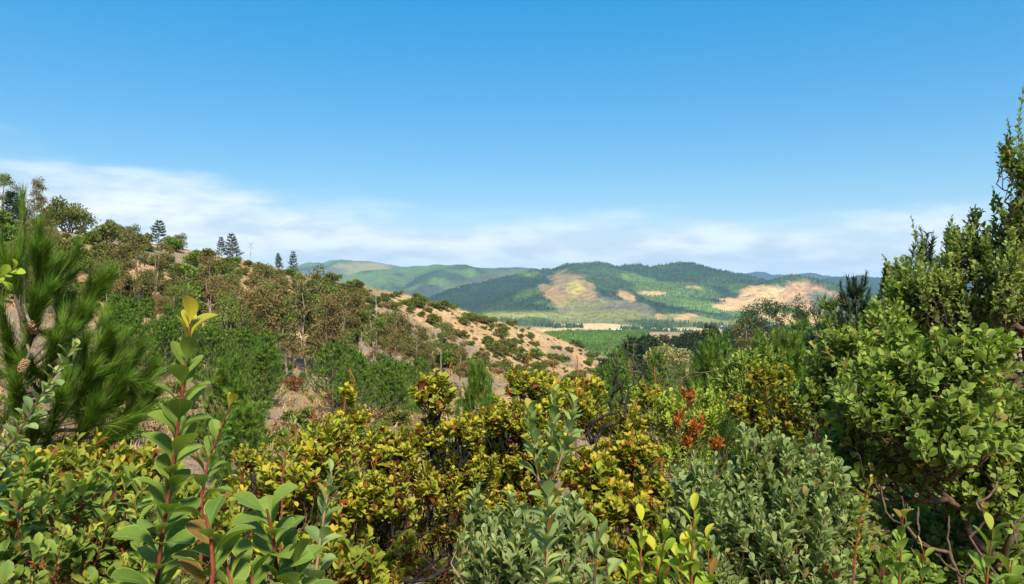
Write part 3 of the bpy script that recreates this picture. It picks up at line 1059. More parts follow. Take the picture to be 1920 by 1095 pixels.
V_SHRUB = [gen_shrub(100 + k, mat='shrub_dark', flat=0.55 + 0.12 * (k % 4)) for k in range(5)]
V_OLIVE = [gen_shrub(120 + k, mat='shrub_olive', flat=0.55 + 0.12 * (k % 3)) for k in range(3)]
V_BROWN = [gen_shrub(140 + k, n=420, mat='shrub_brown', flat=0.5) for k in range(2)]
V_EUC = [gen_euc(200 + k, bare=0.14 + 0.09 * (k % 4), mat=('euc', 'euc_brown', 'euc', 'euc_green')[k % 4]) for k in range(9)]
V_GREEN = [gen_shrub(160 + k, n=1100, mat='shrub_green', flat=0.8) for k in range(3)]
V_EUC_TOP = [gen_euc(230 + k, n=1500, bare=0.58, mat='pine_dark') for k in range(3)]
V_PINE = [gen_pine(300 + k, whorls=9 + k % 3, wide=0.30 + 0.03 * (k % 3), up=0.75) for k in range(4)]
V_PINE_BUSHY = [gen_pine(320 + k, whorls=9, wide=0.44, dense=1.2, up=0.8, needle=0.06) for k in range(3)]
V_PINE_DARK = [gen_pine(340 + k, mat='pine_dark', whorls=12, wide=0.24 + 0.03 * k, up=0.35, wneedle=0.2) for k in range(4)]
V_PINE_SPARSE = [gen_pine(360 + k, mat='pine_dark', whorls=8, wide=0.27, up=0.5, nn=30, needle=0.07, wneedle=0.2) for k in range(3)]
V_MOP = [gen_mop(380)]

COUNT = {}
KINDS_AUTO = {'dark shrubs along the crest of the spur': 'dark crest shrub', 'dark shrubs dotted over the bare spur': 'dark spur shrub', 'olive shrubs on the bare spur': 'olive spur shrub',
              'dry brown shrubs on the spur': 'dry brown shrub', 'dark shrubs among the gum trees': 'dark shrub', 'olive shrubs among the gum trees': 'olive slope shrub',
              'gum trees on the slope across the gully': 'slender gum tree', 'young pines in the gully': 'bright gully pine', 'young pines in the wood right of the gully': 'green pine',
              'dark pines in the wood right of the gully': 'dark pine', 'gum trees in the wood right of the gully': 'olive gum tree', 'dark pines at the far edge of the wood': 'dark distant pine',
              'shrubs on the near side of the gully': 'gully shrub'}


AUTO = []
LANDMARKS = [((676, 645), 'the white dead trunk'), ((704, 592), 'the grey dead trunk'), ((549, 492), 'the lone skyline pine'), ((428, 472), 'the skyline pine pair'),
             ((132, 405), 'the big skyline bush'), ((297, 442), 'the bushy skyline pine'), ((565, 755), 'the bare earth track'), ((1140, 672), 'the toe of the spur'),
             ((1135, 745), 'the burnt shrub'), ((1246, 655), 'the pale mop tree'), ((1440, 590), 'the tall gum pair'), ((1606, 585), 'the upswept dark pine'),
             ((1520, 590), 'the straggly gum'), ((1120, 635), 'the green plantation'), ((815, 700), 'the centre shrub top'), ((357, 600), 'the tall red shoot'), ((1292, 745), 'the rust leaf clusters'), ((1440, 690), 'the yellow rust shrub'), ((1700, 640), 'the big green shrub'), ((930, 600), 'the spur crest middle'), ((1000, 660), 'the spur slope middle'), ((220, 540), 'the gum slope middle')]


def auto_labels():
    """say of each tree or shrub which one it is: its size, its kind and the landmark it stands by"""
    byl = {}
    for kind in sorted({a[1] for a in AUTO}):
        sel = [a for a in AUTO if a[1] == kind]
        hs = np.array([a[4] for a in sel])
        q1, q2 = np.quantile(hs, [0.33, 0.67])
        for (o, k, u, v, h_) in sel:
            size = 'small' if h_ < q1 else ('large' if h_ > q2 else 'middling')
            ds = [math.hypot(u - a, (v - b) * 1.4) for (a, b), _ in LANDMARKS]
            i = int(np.argmin(ds))
            (a, b), nm = LANDMARKS[i]
            du, dv = u - a, (v - b) * 1.4
            side = ('right of' if du > 0 else 'left of') if abs(du) > abs(dv) else ('below' if dv > 0 else 'above')
            far = 'just' if ds[i] < 45 else ('slightly' if ds[i] < 95 else 'well')
            byl.setdefault(f'{size} {kind} {far} {side} {nm}', []).append((u, o))
    NUM = ('', '', 'two', 'three', 'four', 'five', 'six', 'seven', 'eight', 'nine', 'ten', 'eleven', 'twelve', 'thirteen', 'fourteen', 'fifteen', 'sixteen', 'seventeen', 'eighteen', 'nineteen', 'twenty')
    ORD = ('', 'second', 'third', 'fourth', 'fifth', 'sixth', 'seventh', 'eighth', 'ninth', 'tenth', 'eleventh', 'twelfth', 'thirteenth', 'fourteenth', 'fifteenth', 'sixteenth', 'seventeenth', 'eighteenth', 'nineteenth')
    for lab, lst in byl.items():
        lst.sort(key=lambda q: q[0])
        k = len(lst)
        for i, (_, o) in enumerate(lst):
            if k == 1 or k > 20:
                o['label'] = lab
            elif i == 0:
                o['label'] = f'{lab}, leftmost of {NUM[k]}'
            elif i == k - 1:
                o['label'] = f'{lab}, rightmost of {NUM[k]}'
            elif k == 3:
                o['label'] = f'{lab}, middle of three'
            else:
                o['label'] = f'{lab}, {ORD[i]} from left of {NUM[k]}'


def auto(e, kind, h_):
    x, y, z = e.location
    AUTO.append((e, kind, CX + x / y * FPX, CY - (z + h_ * 0.5) / y * FPX, h_ / y))


def plant(name, parts, loc, scale, label, cat, group=None, rz=None, r=rng, names=('trunk', 'crown'), tilt=0.0):
    """a tree or shrub: an Empty at its foot with a trunk and a crown that share their mesh data with its kin"""
    e = link(name, None, None, loc)
    s = scale if np.ndim(scale) else (scale, scale, scale)
    e.scale = s
    e.rotation_euler = (r.normal(0, tilt), r.normal(0, tilt), r.uniform(0, 6.28) if rz is None else rz)
    for nm, me in zip(names, parts):
        link(nm, me, e)
    tag(e, label, cat, group)
    COUNT[name] = COUNT.get(name, 0) + 1
    if group in KINDS_AUTO:
        auto(e, KINDS_AUTO[group], s[2])
    return e


def raycast(u, v, d0=18.0, d1=520.0, n=420):
    """where the lines of sight through pixels meet the ground (numpy arrays); nan where they miss"""
    u, v = np.atleast_1d(u).astype(float), np.atleast_1d(v).astype(float)
    ds = geom(d0, d1, (d1 / d0) ** (1 / n))
    X = (u[:, None] - CX) / FPX * ds
    Z = (CY - v[:, None]) / FPX * ds
    G = land(X, np.broadcast_to(ds, X.shape))
    hit = Z < G
    k = hit.argmax(1)
    ok = hit.any(1)
    d = np.where(ok, ds[k], np.nan)
    return np.stack([(u - CX) / FPX * d, d, (CY - v) / FPX * d], -1), ok


def px(p):
    return CX + p[0] / p[1] * FPX, CY - p[2] / p[1] * FPX


def foot(x, y):
    return np.array([x, y, float(land(np.array([x]), np.array([y]))[0])])


def foot_at(u, d):
    return foot((u - CX) / FPX * d, d)

# ------------------------------------------------------------------ far country: woods, plantation, farm
m = NT('tree_mass')
att = m.node('ShaderNodeAttribute', attribute_name='Col').outputs['Color']
MASS = m.bsdf(att, 0.9, 0.1, None, 0.1, att)


def tree_mass(name, pos, h, w, col, label, pointed=True, r=rng, sides=5, simple=False):
    n = len(pos)
    ang = np.arange(sides) / sides * 2 * math.pi
    ph = r.uniform(0, 6.28, n)
    A = ang[None] + ph[:, None]
    lv = [(0.06, 0.75), (0.30, 1.0), (0.66, 0.5)] if pointed else [(0.05, 0.5), (0.42, 1.0), (0.80, 0.72)]
    if simple:
        lv = [(0.10, 0.9), (0.45, 0.85)]
    nr_ = len(lv)
    rings = []
    for zz, rr in lv:
        k = r.normal(1, 0.2, (n, sides)).clip(0.5, 1.6)
        rings.append(np.stack([pos[:, None, 0] + np.cos(A) * (w * rr / 2)[:, None] * k, pos[:, None, 1] + np.sin(A) * (w * rr / 2)[:, None] * k,
                               pos[:, None, 2] + (h * zz)[:, None] + 0 * A + r.normal(0, 0.05, (n, sides)) * h[:, None]], -1))
    top = (pos + np.stack([r.normal(0, 0.03, n) * w, r.normal(0, 0.03, n) * w, h], -1))[:, None]
    V = np.concatenate(rings + [top], 1)
    nv = V.shape[1]
    F3, F4 = [], []
    for i in range(sides):
        j = (i + 1) % sides
        for q in range(nr_ - 1):
            F4.append((q * sides + i, q * sides + j, (q + 1) * sides + j, (q + 1) * sides + i))
        F3.append(((nr_ - 1) * sides + i, (nr_ - 1) * sides + j, nr_ * sides))
    off = (np.arange(n) * nv)[:, None, None]
    C = np.concatenate([col[:, None] * r.normal(1, 0.13, (n, nv, 1)).clip(0.6, 1.5), np.ones((n, nv, 1))], -1)
    me = mesh_np(name, V.reshape(-1, 3), [(np.array(F4)[None] + off).reshape(-1, 4), (np.array(F3)[None] + off).reshape(-1, 3)], [MASS], False, C.reshape(-1, 4))
    o = link(name, me)
    tag(o, label, kind='stuff')
    return o


def far_points(n, az, rr, r):
    a = np.radians(r.uniform(az[0], az[1], n))
    d = np.sqrt(r.uniform(rr[0] ** 2, rr[1] ** 2, n))
    X, Y = d * np.sin(a), d * np.cos(a)
    return X, Y, land(X, Y)


r = np.random.default_rng(5)
X, Y, Z = far_points(60000, (-14, 32), (1250, 4200), r)
cc = far_cover(X, Y, Z)[:, :3]
green = (cc[:, 0] < 0.16) & (cc[:, 1] > cc[:, 0] * 0.85)
bare = cc[:, 0] > 0.24
u_ = CX + X / Y * FPX
v_ = CY - Z / Y * FPX
dome = (np.hypot((u_ - 1079) / 40, (v_ - 541) / 22) < 1)
greyw = (cc[:, 0] > 0.085) & (cc[:, 0] > 0.9 * cc[:, 1]) & ~bare
keep = (green | (greyw & (r.random(len(X)) < 0.55))) & ~dome & ~((Z < -60) & (r.random(len(X)) < 0.65))
keep &= r.random(len(X)) < np.where(Z > 60, 0.45, 1.0)
X, Y, Z, cc, greyw = X[keep], Y[keep], Z[keep], cc[keep], greyw[keep]
n = len(X)
h = r.uniform(6, 12.5, n) * np.where(greyw, 0.8, 1.0)
colr = np.where(greyw[:, None], cc * 1.0, cc * 0.92) * r.uniform(0.65, 1.25, (n, 1))
tree_mass('mountain_forest', np.stack([X, Y, Z - 1], -1), h, h * r.uniform(0.34, 0.5, n), colr, 'conifer forest covering the mountain slopes above the valley', True, r, 4, True)

# lines of trees and small woods on the valley floor
pts = []
for (u0, v0, u1, v1, k, w) in ((1040, 607, 1095, 606, 60, 30), (1165, 611, 1270, 620, 150, 40), (1262, 622, 1300, 622, 50, 30), (1300, 603, 1380, 610, 120, 60), (1050, 620, 1110, 623, 22, 25),
                               (1140, 618, 1180, 622, 12, 20), (1000, 603, 1050, 606, 50, 40), (1330, 615, 1480, 616, 160, 70), (1200, 604, 1260, 607, 80, 50), (1480, 612, 1640, 616, 120, 80)):
    for q in range(k):
        t = r.random()
        u, v = u0 + (u1 - u0) * t, v0 + (v1 - v0) * t
        d = -80 * FPX / (CY - v) if v > 600 else 2100
        d = min(max(d + r.normal(0, w), 1000), 2300)
        x = (u - CX) / FPX * d
        pts.append((x, d))
pts = np.array(pts)
zz = land(pts[:, 0], pts[:, 1])
n = len(pts)
h = r.uniform(6, 13, n)
tree_mass('valley_woodland', np.column_stack([pts, zz - 0.5]), h, h * r.uniform(0.45, 0.8, n), np.array((0.030, 0.058, 0.024)) * r.uniform(0.7, 1.5, (n, 1)),
          'dark windbreak trees and small woods along the valley fields', True, r)

# bright green plantation on the terrace beyond the spur
k = 9000
d = r.uniform(335, 760, k)
u = r.uniform(1020, 1215, k)
X, Y = (u - CX) / FPX * d, d
Z = land(X, Y)
n = k
h = r.uniform(1.2, 2.8, n)
tree_mass('young_plantation', np.stack([X, Y, Z - 0.1], -1), h, h * r.uniform(0.8, 1.2, n), np.array((0.064, 0.118, 0.026)) * (0.65 + 0.7 * fbm(X, Y, 28, 3, 8)[:, None]) * r.uniform(0.6, 1.4, (n, 1)),
          'bright green young pine plantation on the terrace below the spur', True, r, 4)


def paint(name, col, rough=0.8):
    mm = NT(name)
    nn = mm.noise(0.8, 3, 0.6)
    return mm.bsdf(mm.mix(nn, tuple(0.85 * q for q in col), tuple(min(1, 1.08 * q) for q in col)), rough, 0.2)


W_WHITE, W_CREAM = paint('white_render', (0.72, 0.71, 0.68)), paint('cream_render', (0.58, 0.48, 0.36))
R_GREY, R_RED = paint('grey_metal_roof', (0.42, 0.43, 0.44)), paint('red_tile_roof', (0.30, 0.11, 0.06))
GLASS, DOORM = paint('dark_window', (0.03, 0.035, 0.04), 0.2), paint('brown_door', (0.12, 0.07, 0.04))


def boxm(name, c0, s, mat):
    x, y, z = np.array(s) / 2
    V = np.array([(a * x, b * y, c * z) for a in (-1, 1) for b in (-1, 1) for c in (-1, 1)]) + np.array(c0)
    F = np.array([(0, 1, 3, 2), (4, 6, 7, 5), (0, 4, 5, 1), (2, 3, 7, 6), (0, 2, 6, 4), (1, 5, 7, 3)])
    return mesh_np(name, V, [F], [mat])


def house(u, d, L, W, H, wall, roof, rz, label, name='farmhouse', nwin=4):
    f = foot_at(u, d)
    e = link(name, None, None, f)
    e.rotation_euler = (0, 0, rz)
    link('wall', boxm('house_wall', (0, 0, H / 2 - 0.3), (L, W, H + 0.6), wall), e)
    o = 0.5
    rh = W * 0.28
    V = np.array([(-L / 2 - o, -W / 2 - o, H), (L / 2 + o, -W / 2 - o, H), (L / 2 + o, W / 2 + o, H), (-L / 2 - o, W / 2 + o, H), (-L / 2 - o, 0, H + rh), (L / 2 + o, 0, H + rh)])
    F4 = np.array([(0, 1, 5, 4), (2, 3, 4, 5), (3, 2, 1, 0)])
    link('roof', mesh_np('house_roof', V, [F4, np.array([(0, 4, 3), (1, 2, 5)])], [roof]), e)
    for k in range(nwin):
        x = -L / 2 + L * (k + 1) / (nwin + 1)
        if k == nwin // 2:
            link('door', boxm('house_door', (x, -W / 2 - 0.03, 1.05), (1.2, 0.12, 2.1), DOORM), e)
        else:
            link('window', boxm('house_window', (x, -W / 2 - 0.03, 1.6), (1.5, 0.12, 1.2), GLASS), e)
    tag(e, label, 'house' if name != 'farm_shed' else 'shed')
    return e


house(1156, 1600, 24, 9, 4.2, W_WHITE, R_GREY, 0.10, 'long white farm shed with pale roof beside the dry fields', 'farm_shed', 5)
house(1176, 1560, 10, 8, 3.2, W_WHITE, R_RED, -0.2, 'small white farmhouse with red roof beside the long white shed')
house(1141, 1640, 9, 7, 3.0, W_CREAM, R_GREY, 0.4, 'small cream farmhouse with grey roof at the left end of the farm')
house(1357, 1800, 16, 9, 4.0, W_WHITE, R_GREY, 0.1, 'white house with pale roof beyond the dark pines in the valley')
house(1369, 1800, 14, 9, 3.6, W_CREAM, R_RED, -0.1, 'cream house with red roof next to the white valley house')

# ------------------------------------------------------------------ the spur across the gully: shrubs, gum trees, pines
r = np.random.default_rng(41)
CU, CV = np.array([c[0] for c in CREST], float), np.array([c[1] for c in CREST], float)


def scatter(poly_fn, urange, vrange, spacing, tries, r, keep=None):
    """spread-out spots on the ground: picks lines of sight, then stands the plant where they meet the land"""
    got = []
    uu = r.uniform(*urange, tries)
    vv = r.uniform(*vrange, tries)
    m_ = poly_fn(uu, vv)
    uu, vv = uu[m_], vv[m_]
    sp = spacing * r.uniform(0.45, 1.8, len(uu))
    for u, v, s in zip(uu, vv, sp):
        if all((u - a) ** 2 + ((v - b) * 1.5) ** 2 > s * s for a, b in got):
            got.append((u, v))
    got = np.array(got)
    p, ok = raycast(got[:, 0], got[:, 1])
    return p[ok], got[ok]


crest_v = lambda u: np.interp(u, CU, CV)
# bare right-hand end of the spur
low_v = lambda u: np.interp(u, [600, 700, 800, 900, 1000, 1100, 1160], [600, 640, 690, 715, 722, 725, 715])
pp, uv = scatter(lambda u, v: (v > crest_v(u) + 1) & (v < low_v(u)), (600, 1152), (510, 726), 11.8, 4200, r)
clump = fbm(pp[:, 0], pp[:, 1], 16, 3, 91)
thin = r.random(len(pp)) < sstep(0.30, 0.55, clump) * 0.75 + 0.38
pp, uv = pp[thin], uv[thin]
order = np.argsort(pp[:, 1])
for k, i in enumerate(order):
    p = pp[i]
    q = r.random()
    near_crest = uv[i, 1] < crest_v(uv[i, 0]) + 14
    s = (0.8 + 3.2 * r.random() ** 2.0) * (1.1 if near_crest else 1.0)
    if q < 0.70:
        if near_crest:
            plant('hill_shrub', V_SHRUB[k % 5], p, (s, s, s * 0.85), 'rounded dark green shrub along the crest of the bare spur', 'shrub', 'dark shrubs along the crest of the spur', r=r)
        else:
            plant('hill_shrub', V_SHRUB[k % 5], p, (s, s, s * 0.9), 'rounded dark green shrub dotted on the bare earth slope of the spur', 'shrub', 'dark shrubs dotted over the bare spur', r=r)
    elif q < 0.93:
        plant('hill_shrub', (V_OLIVE if k % 3 else V_GREEN)[k % 3], p, (s, s, s * 0.8), 'yellowish olive shrub among dark shrubs on the bare spur slope', 'shrub', 'olive shrubs on the bare spur', r=r)
    else:
        plant('hill_shrub', V_BROWN[k % 2], p, s * 0.8, 'dry brown low shrub on the bare spur slope', 'shrub', 'dry brown shrubs on the spur', r=r)

# shrubs on the upper left slope
pp, uv = scatter(lambda u, v: (v > crest_v(u) + 2) & (v < np.interp(u, [-60, 300, 640], [560, 600, 640])), (-60, 640), (420, 640), 25, 1700, r)
for k in range(len(pp)):
    p = pp[k]
    q = r.random()
    s = 1.2 + 2.8 * r.random() ** 1.7
    if q < 0.45:
        plant('slope_shrub', V_SHRUB[k % 5], p, (s, s, s * r.uniform(0.8, 1.25)), 'bushy dark green shrub among gum trees on the upper left slope', 'shrub', 'dark shrubs among the gum trees', r=r)
    else:
        plant('slope_shrub', (V_OLIVE if k % 2 else V_GREEN)[k % 3], p, (s, s, s * r.uniform(0.8, 1.2)), 'olive green shrub among gum trees on the upper left slope', 'shrub', 'olive shrubs among the gum trees', r=r)

# gum trees on the middle slope
pp, uv = scatter(lambda u, v: (v > np.interp(u, [0, 200, 450, 650, 900], [520, 545, 575, 640, 690])) & (v < np.interp(u, [0, 300, 500, 700, 900], [600, 640, 690, 720, 730])),
                 (10, 900), (490, 735), 58, 1500, r)
for k in range(len(pp)):
    p = pp[k]
    hh = r.uniform(3.6, 9.6) * np.interp(uv[k, 0], [0, 300, 600, 900], [0.8, 0.9, 1.0, 0.75])
    plant('gum_tree', V_EUC[k % 9], p, (hh * r.uniform(0.75, 1.3), hh * r.uniform(0.75, 1.3), hh), 'slender gum tree with bare trunk and thin grey green crown on the slope', 'tree', 'gum trees on the slope across the gully', r=r, tilt=0.03)

pp, uv = scatter(lambda u, v: v > np.interp(u, [420, 650, 800], [640, 665, 700]), (420, 800), (640, 722), 46, 400, r)
for k in range(len(pp)):
    p = pp[k]
    hh = r.uniform(6.0, 9.0) * np.interp(uv[k, 0], [600, 800], [1.0, 0.8])
    plant('gum_tree', V_EUC[(3 * k + 1) % 9], p, (hh * r.uniform(0.9, 1.4), hh * r.uniform(0.9, 1.4), hh), 'slender gum tree', 'tree', 'gum trees on the slope across the gully', r=r, tilt=0.03)

# gum trees placed where single ones stand out
for (u, v, hh, lab) in ((575, 700, 10.0, 'tall gum tree with twin bare trunks at the foot of the slope'),
                        (640, 690, 9.0, 'broad crowned gum tree left of the white dead trunk'),
                        (780, 715, 7.5, 'bushy gum tree in front of the bare spur, left of centre'),
                        (860, 730, 5.5, 'short gum tree beside the bare earth patch near the gully'),
                        (700, 700, 8.0, 'gum tree right of the white dead trunk')):
    p, ok = raycast([u], [v])
    plant('gum_tree', V_EUC[int(u) % 9], p[0], (hh * 1.2, hh * 1.2, hh), lab, 'tree', r=r)

# bright young pines in the gully
pp, uv = scatter(lambda u, v: (v > np.interp(u, [200, 400, 700, 800], [640, 672, 715, 735])) & (v < np.interp(u, [200, 400, 700, 800], [700, 752, 800, 800])) & ~((u > 505) & (u < 615) & (v > 690)) & ~((u < 420) & (v > 715)),
                 (200, 800), (640, 800), 34, 900, r)
for k in range(len(pp)):
    p = pp[k]
    hh = r.uniform(2.6, 4.6)
    plant('pine_tree', (V_PINE_BUSHY if k % 3 else V_PINE)[k % 3], p, (hh * 0.95, hh * 0.95, hh), 'bushy bright green young pine in the gully below the gum trees', 'pine tree', 'young pines in the gully', r=r)
for (u, v, hh, lab) in ((498, 765, 3.8, 'full young pine left of the bare earth track in the gully'), (390, 742, 4.2, 'young pine right of the tall red stemmed shoot, in the gully'),
                        (568, 735, 1.6, 'small young pine standing alone beside the bare track'), (735, 790, 4.0, 'wide young pine at the right end of the gully pines')):
    p, ok = raycast([u], [v])
    plant('pine_tree', V_PINE_BUSHY[int(u) % 3], p[0], hh, lab, 'pine tree', r=r)
for (u, v, s, lab) in ((412, 660, 1.6, 'rust red dead pine sapling at the foot of the slope'), (553, 735, 1.7, 'rust brown shrub beside the bare earth track'),
                       (625, 765, 1.6, 'rust brown dead shrub between the young pines')):
    p, ok = raycast([u], [v])
    t_, c_ = gen_shrub(int(u), n=500, mat='rust_dark', flat=0.9)
    plant('dead_shrub', (t_, c_), p[0], s, lab, 'shrub', r=r)

# shrubs on the near side of the gully
pp, uv = scatter(lambda u, v: ~((u > 490) & (u < 630) & (v > 705) & (v < 800)), (150, 1000), (690, 850), 40, 500, r)
for k in range(len(pp)):
    s_ = r.uniform(0.9, 2.0)
    plant('gully_shrub', (V_SHRUB[k % 5], V_GREEN[k % 3], V_OLIVE[(k + 2) % 3], V_BROWN[k % 2])[k % 4], pp[k], (s_, s_, s_ * 0.9), 'gully shrub', 'shrub', 'shrubs on the near side of the gully', r=r)

# skyline trees on the crest
def on_crest(u, back=0.0):
    d = float(np.interp(u, CU, [c[2] for c in CREST])) - 4 + back
    return foot_at(u, d)


for (u, hh, parts, nm, lab, wx) in (
        (437, 6.0, V_PINE_SPARSE[0], 'pine_tree', 'dark open pine on the skyline, right one of a close pair', 1.2),
        (416, 4.6, V_PINE_SPARSE[1], 'pine_tree', 'dark open pine on the skyline, left one of a close pair', 1.1),
        (549, 5.6, V_PINE_SPARSE[2], 'pine_tree', 'lone dark pine with clear stem on the skyline', 0.9),
        (524, 4.4, V_PINE_DARK[0], 'pine_tree', 'small pointed dark pine left of the lone skyline pine', 1.0),
        (297, 5.0, V_PINE_SPARSE[1], 'pine_tree', 'bushy dark pine on the skyline above the gum slope', 1.5),
        (205, 3.6, V_PINE_DARK[1], 'pine_tree', 'small pine on the skyline right of the big dark bush', 1.3),
        (65, 7.0, V_EUC[1], 'gum_tree', 'feathery gum tree on the skyline at upper left', 1.1),
        (2, 7.5, V_EUC[3], 'gum_tree', 'feathery gum tree on the skyline at the left edge', 1.1),
        (22, 6.0, V_PINE_DARK[2], 'pine_tree', 'dark pine on the skyline between the two left gum trees', 1.3),
        (96, 4.4, V_PINE_DARK[3], 'pine_tree', 'short dark pine on the skyline left of the big dark bush', 1.5),
        (40, 4.6, V_PINE_DARK[1], 'pine_tree', 'short dark pine hidden behind the near pine leader', 1.5),
        (82, 5.0, V_EUC[5], 'gum_tree', 'low gum tree behind the pine leader at upper left', 1.2)):
    hh *= 0.82 if nm == 'pine_tree' else 1.0
    plant(nm, parts, on_crest(u), (hh * wx * 1.1, hh * wx * 0.9, hh), lab, 'pine tree' if nm == 'pine_tree' else 'tree', r=r, tilt=0.06)
V_SKY = [gen_shrub(170 + k, n=2600, leaf=(0.06, 0.11), flat=0.85) for k in range(2)]
for (u, s, lab) in ((132, 6.2, 'big dark rounded bush standing on the skyline at upper left'), (120, 4.6, 'dark bush leaning on the big skyline bush'), (210, 3.4, 'round bush on the skyline beside a small pine'),
                    (245, 3.2, 'low olive bush on the skyline left of the bushy pine'), (335, 3.0, 'low bush on the skyline right of the bushy pine')):
    p = on_crest(u, -3)
    plant('skyline_bush', V_SKY[int(s) % 2], p, (s, s, s * 1.05), lab, 'bush', r=r)

# dead trunks
sn1, sn2, sn3 = gen_snag(400, 'bark_dead', 5, rad=0.020, reach=0.10), gen_snag(401, 'bark_dead', 9, rad=0.018, reach=0.16), gen_snag(402, 'bark_dead', 10, rad=0.016, reach=0.26)
p, ok = raycast([676], [700])
plant('dead_tree', sn1, p[0], np.array((4.4, 4.4, 5.2)) * p[0][1] / 92, 'bleached white dead trunk standing among the gum trees', 'dead tree', names=('trunk', 'branches'), r=r)
p, ok = raycast([704], [622])
plant('dead_tree', sn2, p[0], np.array((6.5, 6.5, 6.6)) * p[0][1] / 125, 'grey leaning dead trunk with stubs below the crest of the spur', 'dead tree', names=('trunk', 'branches'), r=r)
plant('dead_tree', sn3, on_crest(469), (5, 5, 4.4), 'thin bare dead tree on the skyline right of the pine pair', 'dead tree', names=('trunk', 'branches'), r=r)

# ------------------------------------------------------------------ wooded slope right of the gully
r = np.random.default_rng(77)
cap = lambda u: np.interp(u, [1120, 1150, 1200, 1300, 1400, 1500, 1580, 1700, 1950], [672, 650, 630, 622, 614, 606, 600, 590, 590])
n_placed = 0
spots = []
for k in range(2600):
    u = r.uniform(1120, 1860)
    d = math.exp(r.uniform(math.log(38), math.log(290)))
    if (u < 1175 and d > 130) or (u < 1300 and d < 60):
        continue
    hh = r.uniform(2.6, 7.0)
    f = foot_at(u, d)
    vt = CY - (f[2] + hh) / d * FPX
    if vt < cap(u) or vt > 735:
        continue
    if any((u - a) ** 2 + ((vt - b) * 1.3) ** 2 < 15 ** 2 for a, b in spots):
        continue
    spots.append((u, vt))
    q = r.random()
    if q < 0.52:
        plant('pine_tree', V_PINE[k % 4], f, (hh * 0.95, hh * 0.95, hh), 'green young pine in the mixed wood right of the gully', 'pine tree', 'young pines in the wood right of the gully', r=r)
    elif q < 0.72:
        plant('pine_tree', V_PINE_DARK[k % 4], f, (hh * 1.1, hh * 1.1, hh), 'dark pointed pine in the mixed wood right of the gully', 'pine tree', 'dark pines in the wood right of the gully', r=r)
    else:
        plant('gum_tree', V_EUC[k % 9], f, (hh * 1.5, hh * 1.5, hh), 'bushy olive gum tree in the mixed wood right of the gully', 'tree', 'gum trees in the wood right of the gully', r=r)
    n_placed += 1
    if n_placed >= 230:
        break
for (u, d, vt, parts, nm, wx, lab) in (
        (1606, 40, 545, gen_pine(901, 'pine_dark', 8, 0.34, 1.4, 1.0, 0.065, 60), 'pine_tree', 0.62, 'dark young pine with upswept branches rising above the wood on the right'),
        (1556, 48, 566, gen_pine(902, 'pine', 10, 0.26, 1.2, 0.6, 0.06, 40), 'pine_tree', 0.75, 'yellowish narrow pine left of the dark upswept pine'),
        (1637, 42, 588, gen_pine(903, 'pine', 9, 0.34, 1.2, 0.8, 0.06, 40), 'pine_tree', 0.7, 'broad green pine right of the dark upswept pine'),
        (1500, 55, 607, gen_pine(904, 'pine', 10, 0.26, 1.2, 0.6, 0.06, 40), 'pine_tree', 1.0, 'green pine in front of the slender gum tops'),
        (1425, 120, 571, V_EUC_TOP[0], 'gum_tree', 1.35, 'tall gum tree with dark tufted top, left of the pair'),
        (1452, 118, 569, V_EUC_TOP[1], 'gum_tree', 0.9, 'tall gum tree with flat tufted top and pale stem, right of the pair'),
        (1520, 95, 572, V_EUC_TOP[2], 'gum_tree', 0.9, 'thin straggly gum tree rising against the logged hillside'),
        (1499, 110, 583, V_EUC_TOP[0], 'gum_tree', 0.6, 'very thin gum tree left of the straggly gum'),
        (1405, 130, 598, V_EUC[2], 'gum_tree', 1.5, 'low gum tree left of the tall tufted gums'),
        (1246, 92, 642, V_MOP[0], 'gum_tree', 1.0, 'pale yellowish tree with mop like heads above the bare branches'),
        (1332, 150, 609, V_PINE_DARK[2], 'pine_tree', 1.2, 'dark pine standing left of the low gum trees in the wood'),
        (1190, 120, 632, V_PINE_DARK[3], 'pine_tree', 1.5, 'dark dense pine at the left end of the wood'),
        (1150, 150, 662, V_PINE_DARK[0], 'pine_tree', 1.5, 'dark pine at the toe of the spur'),
        (1215, 140, 628, V_PINE_DARK[1], 'pine_tree', 1.6, 'dark pine behind the pale mop headed tree')):
    f = foot_at(u, d)
    hh = (CY - vt) / FPX * d - f[2]
    plant(nm, parts, f, (hh * wx, hh * wx, hh), lab, 'pine tree' if nm == 'pine_tree' else 'tree', r=r)

# dark pines at the far edge of the wood, before the fields
for k in range(46):
    u = r.uniform(1180, 1420)
    d = r.uniform(260, 330)
    f = foot_at(u, d)
    vt = np.interp(u, [1180, 1230, 1330, 1420], [634, 629, 618, 612]) + abs(r.normal(0, 5))
    hh = (CY - vt) / FPX * d - f[2]
    if hh > 2:
        plant('pine_tree', V_PINE_DARK[k % 4], f, (hh * 1.25, hh * 1.25, hh), 'dark pine at the far edge of the wood before the dry fields', 'pine tree', 'dark pines at the far edge of the wood', r=r)

# ------------------------------------------------------------------ ground cover nobody could count
auto_labels()
r = np.random.default_rng(9)


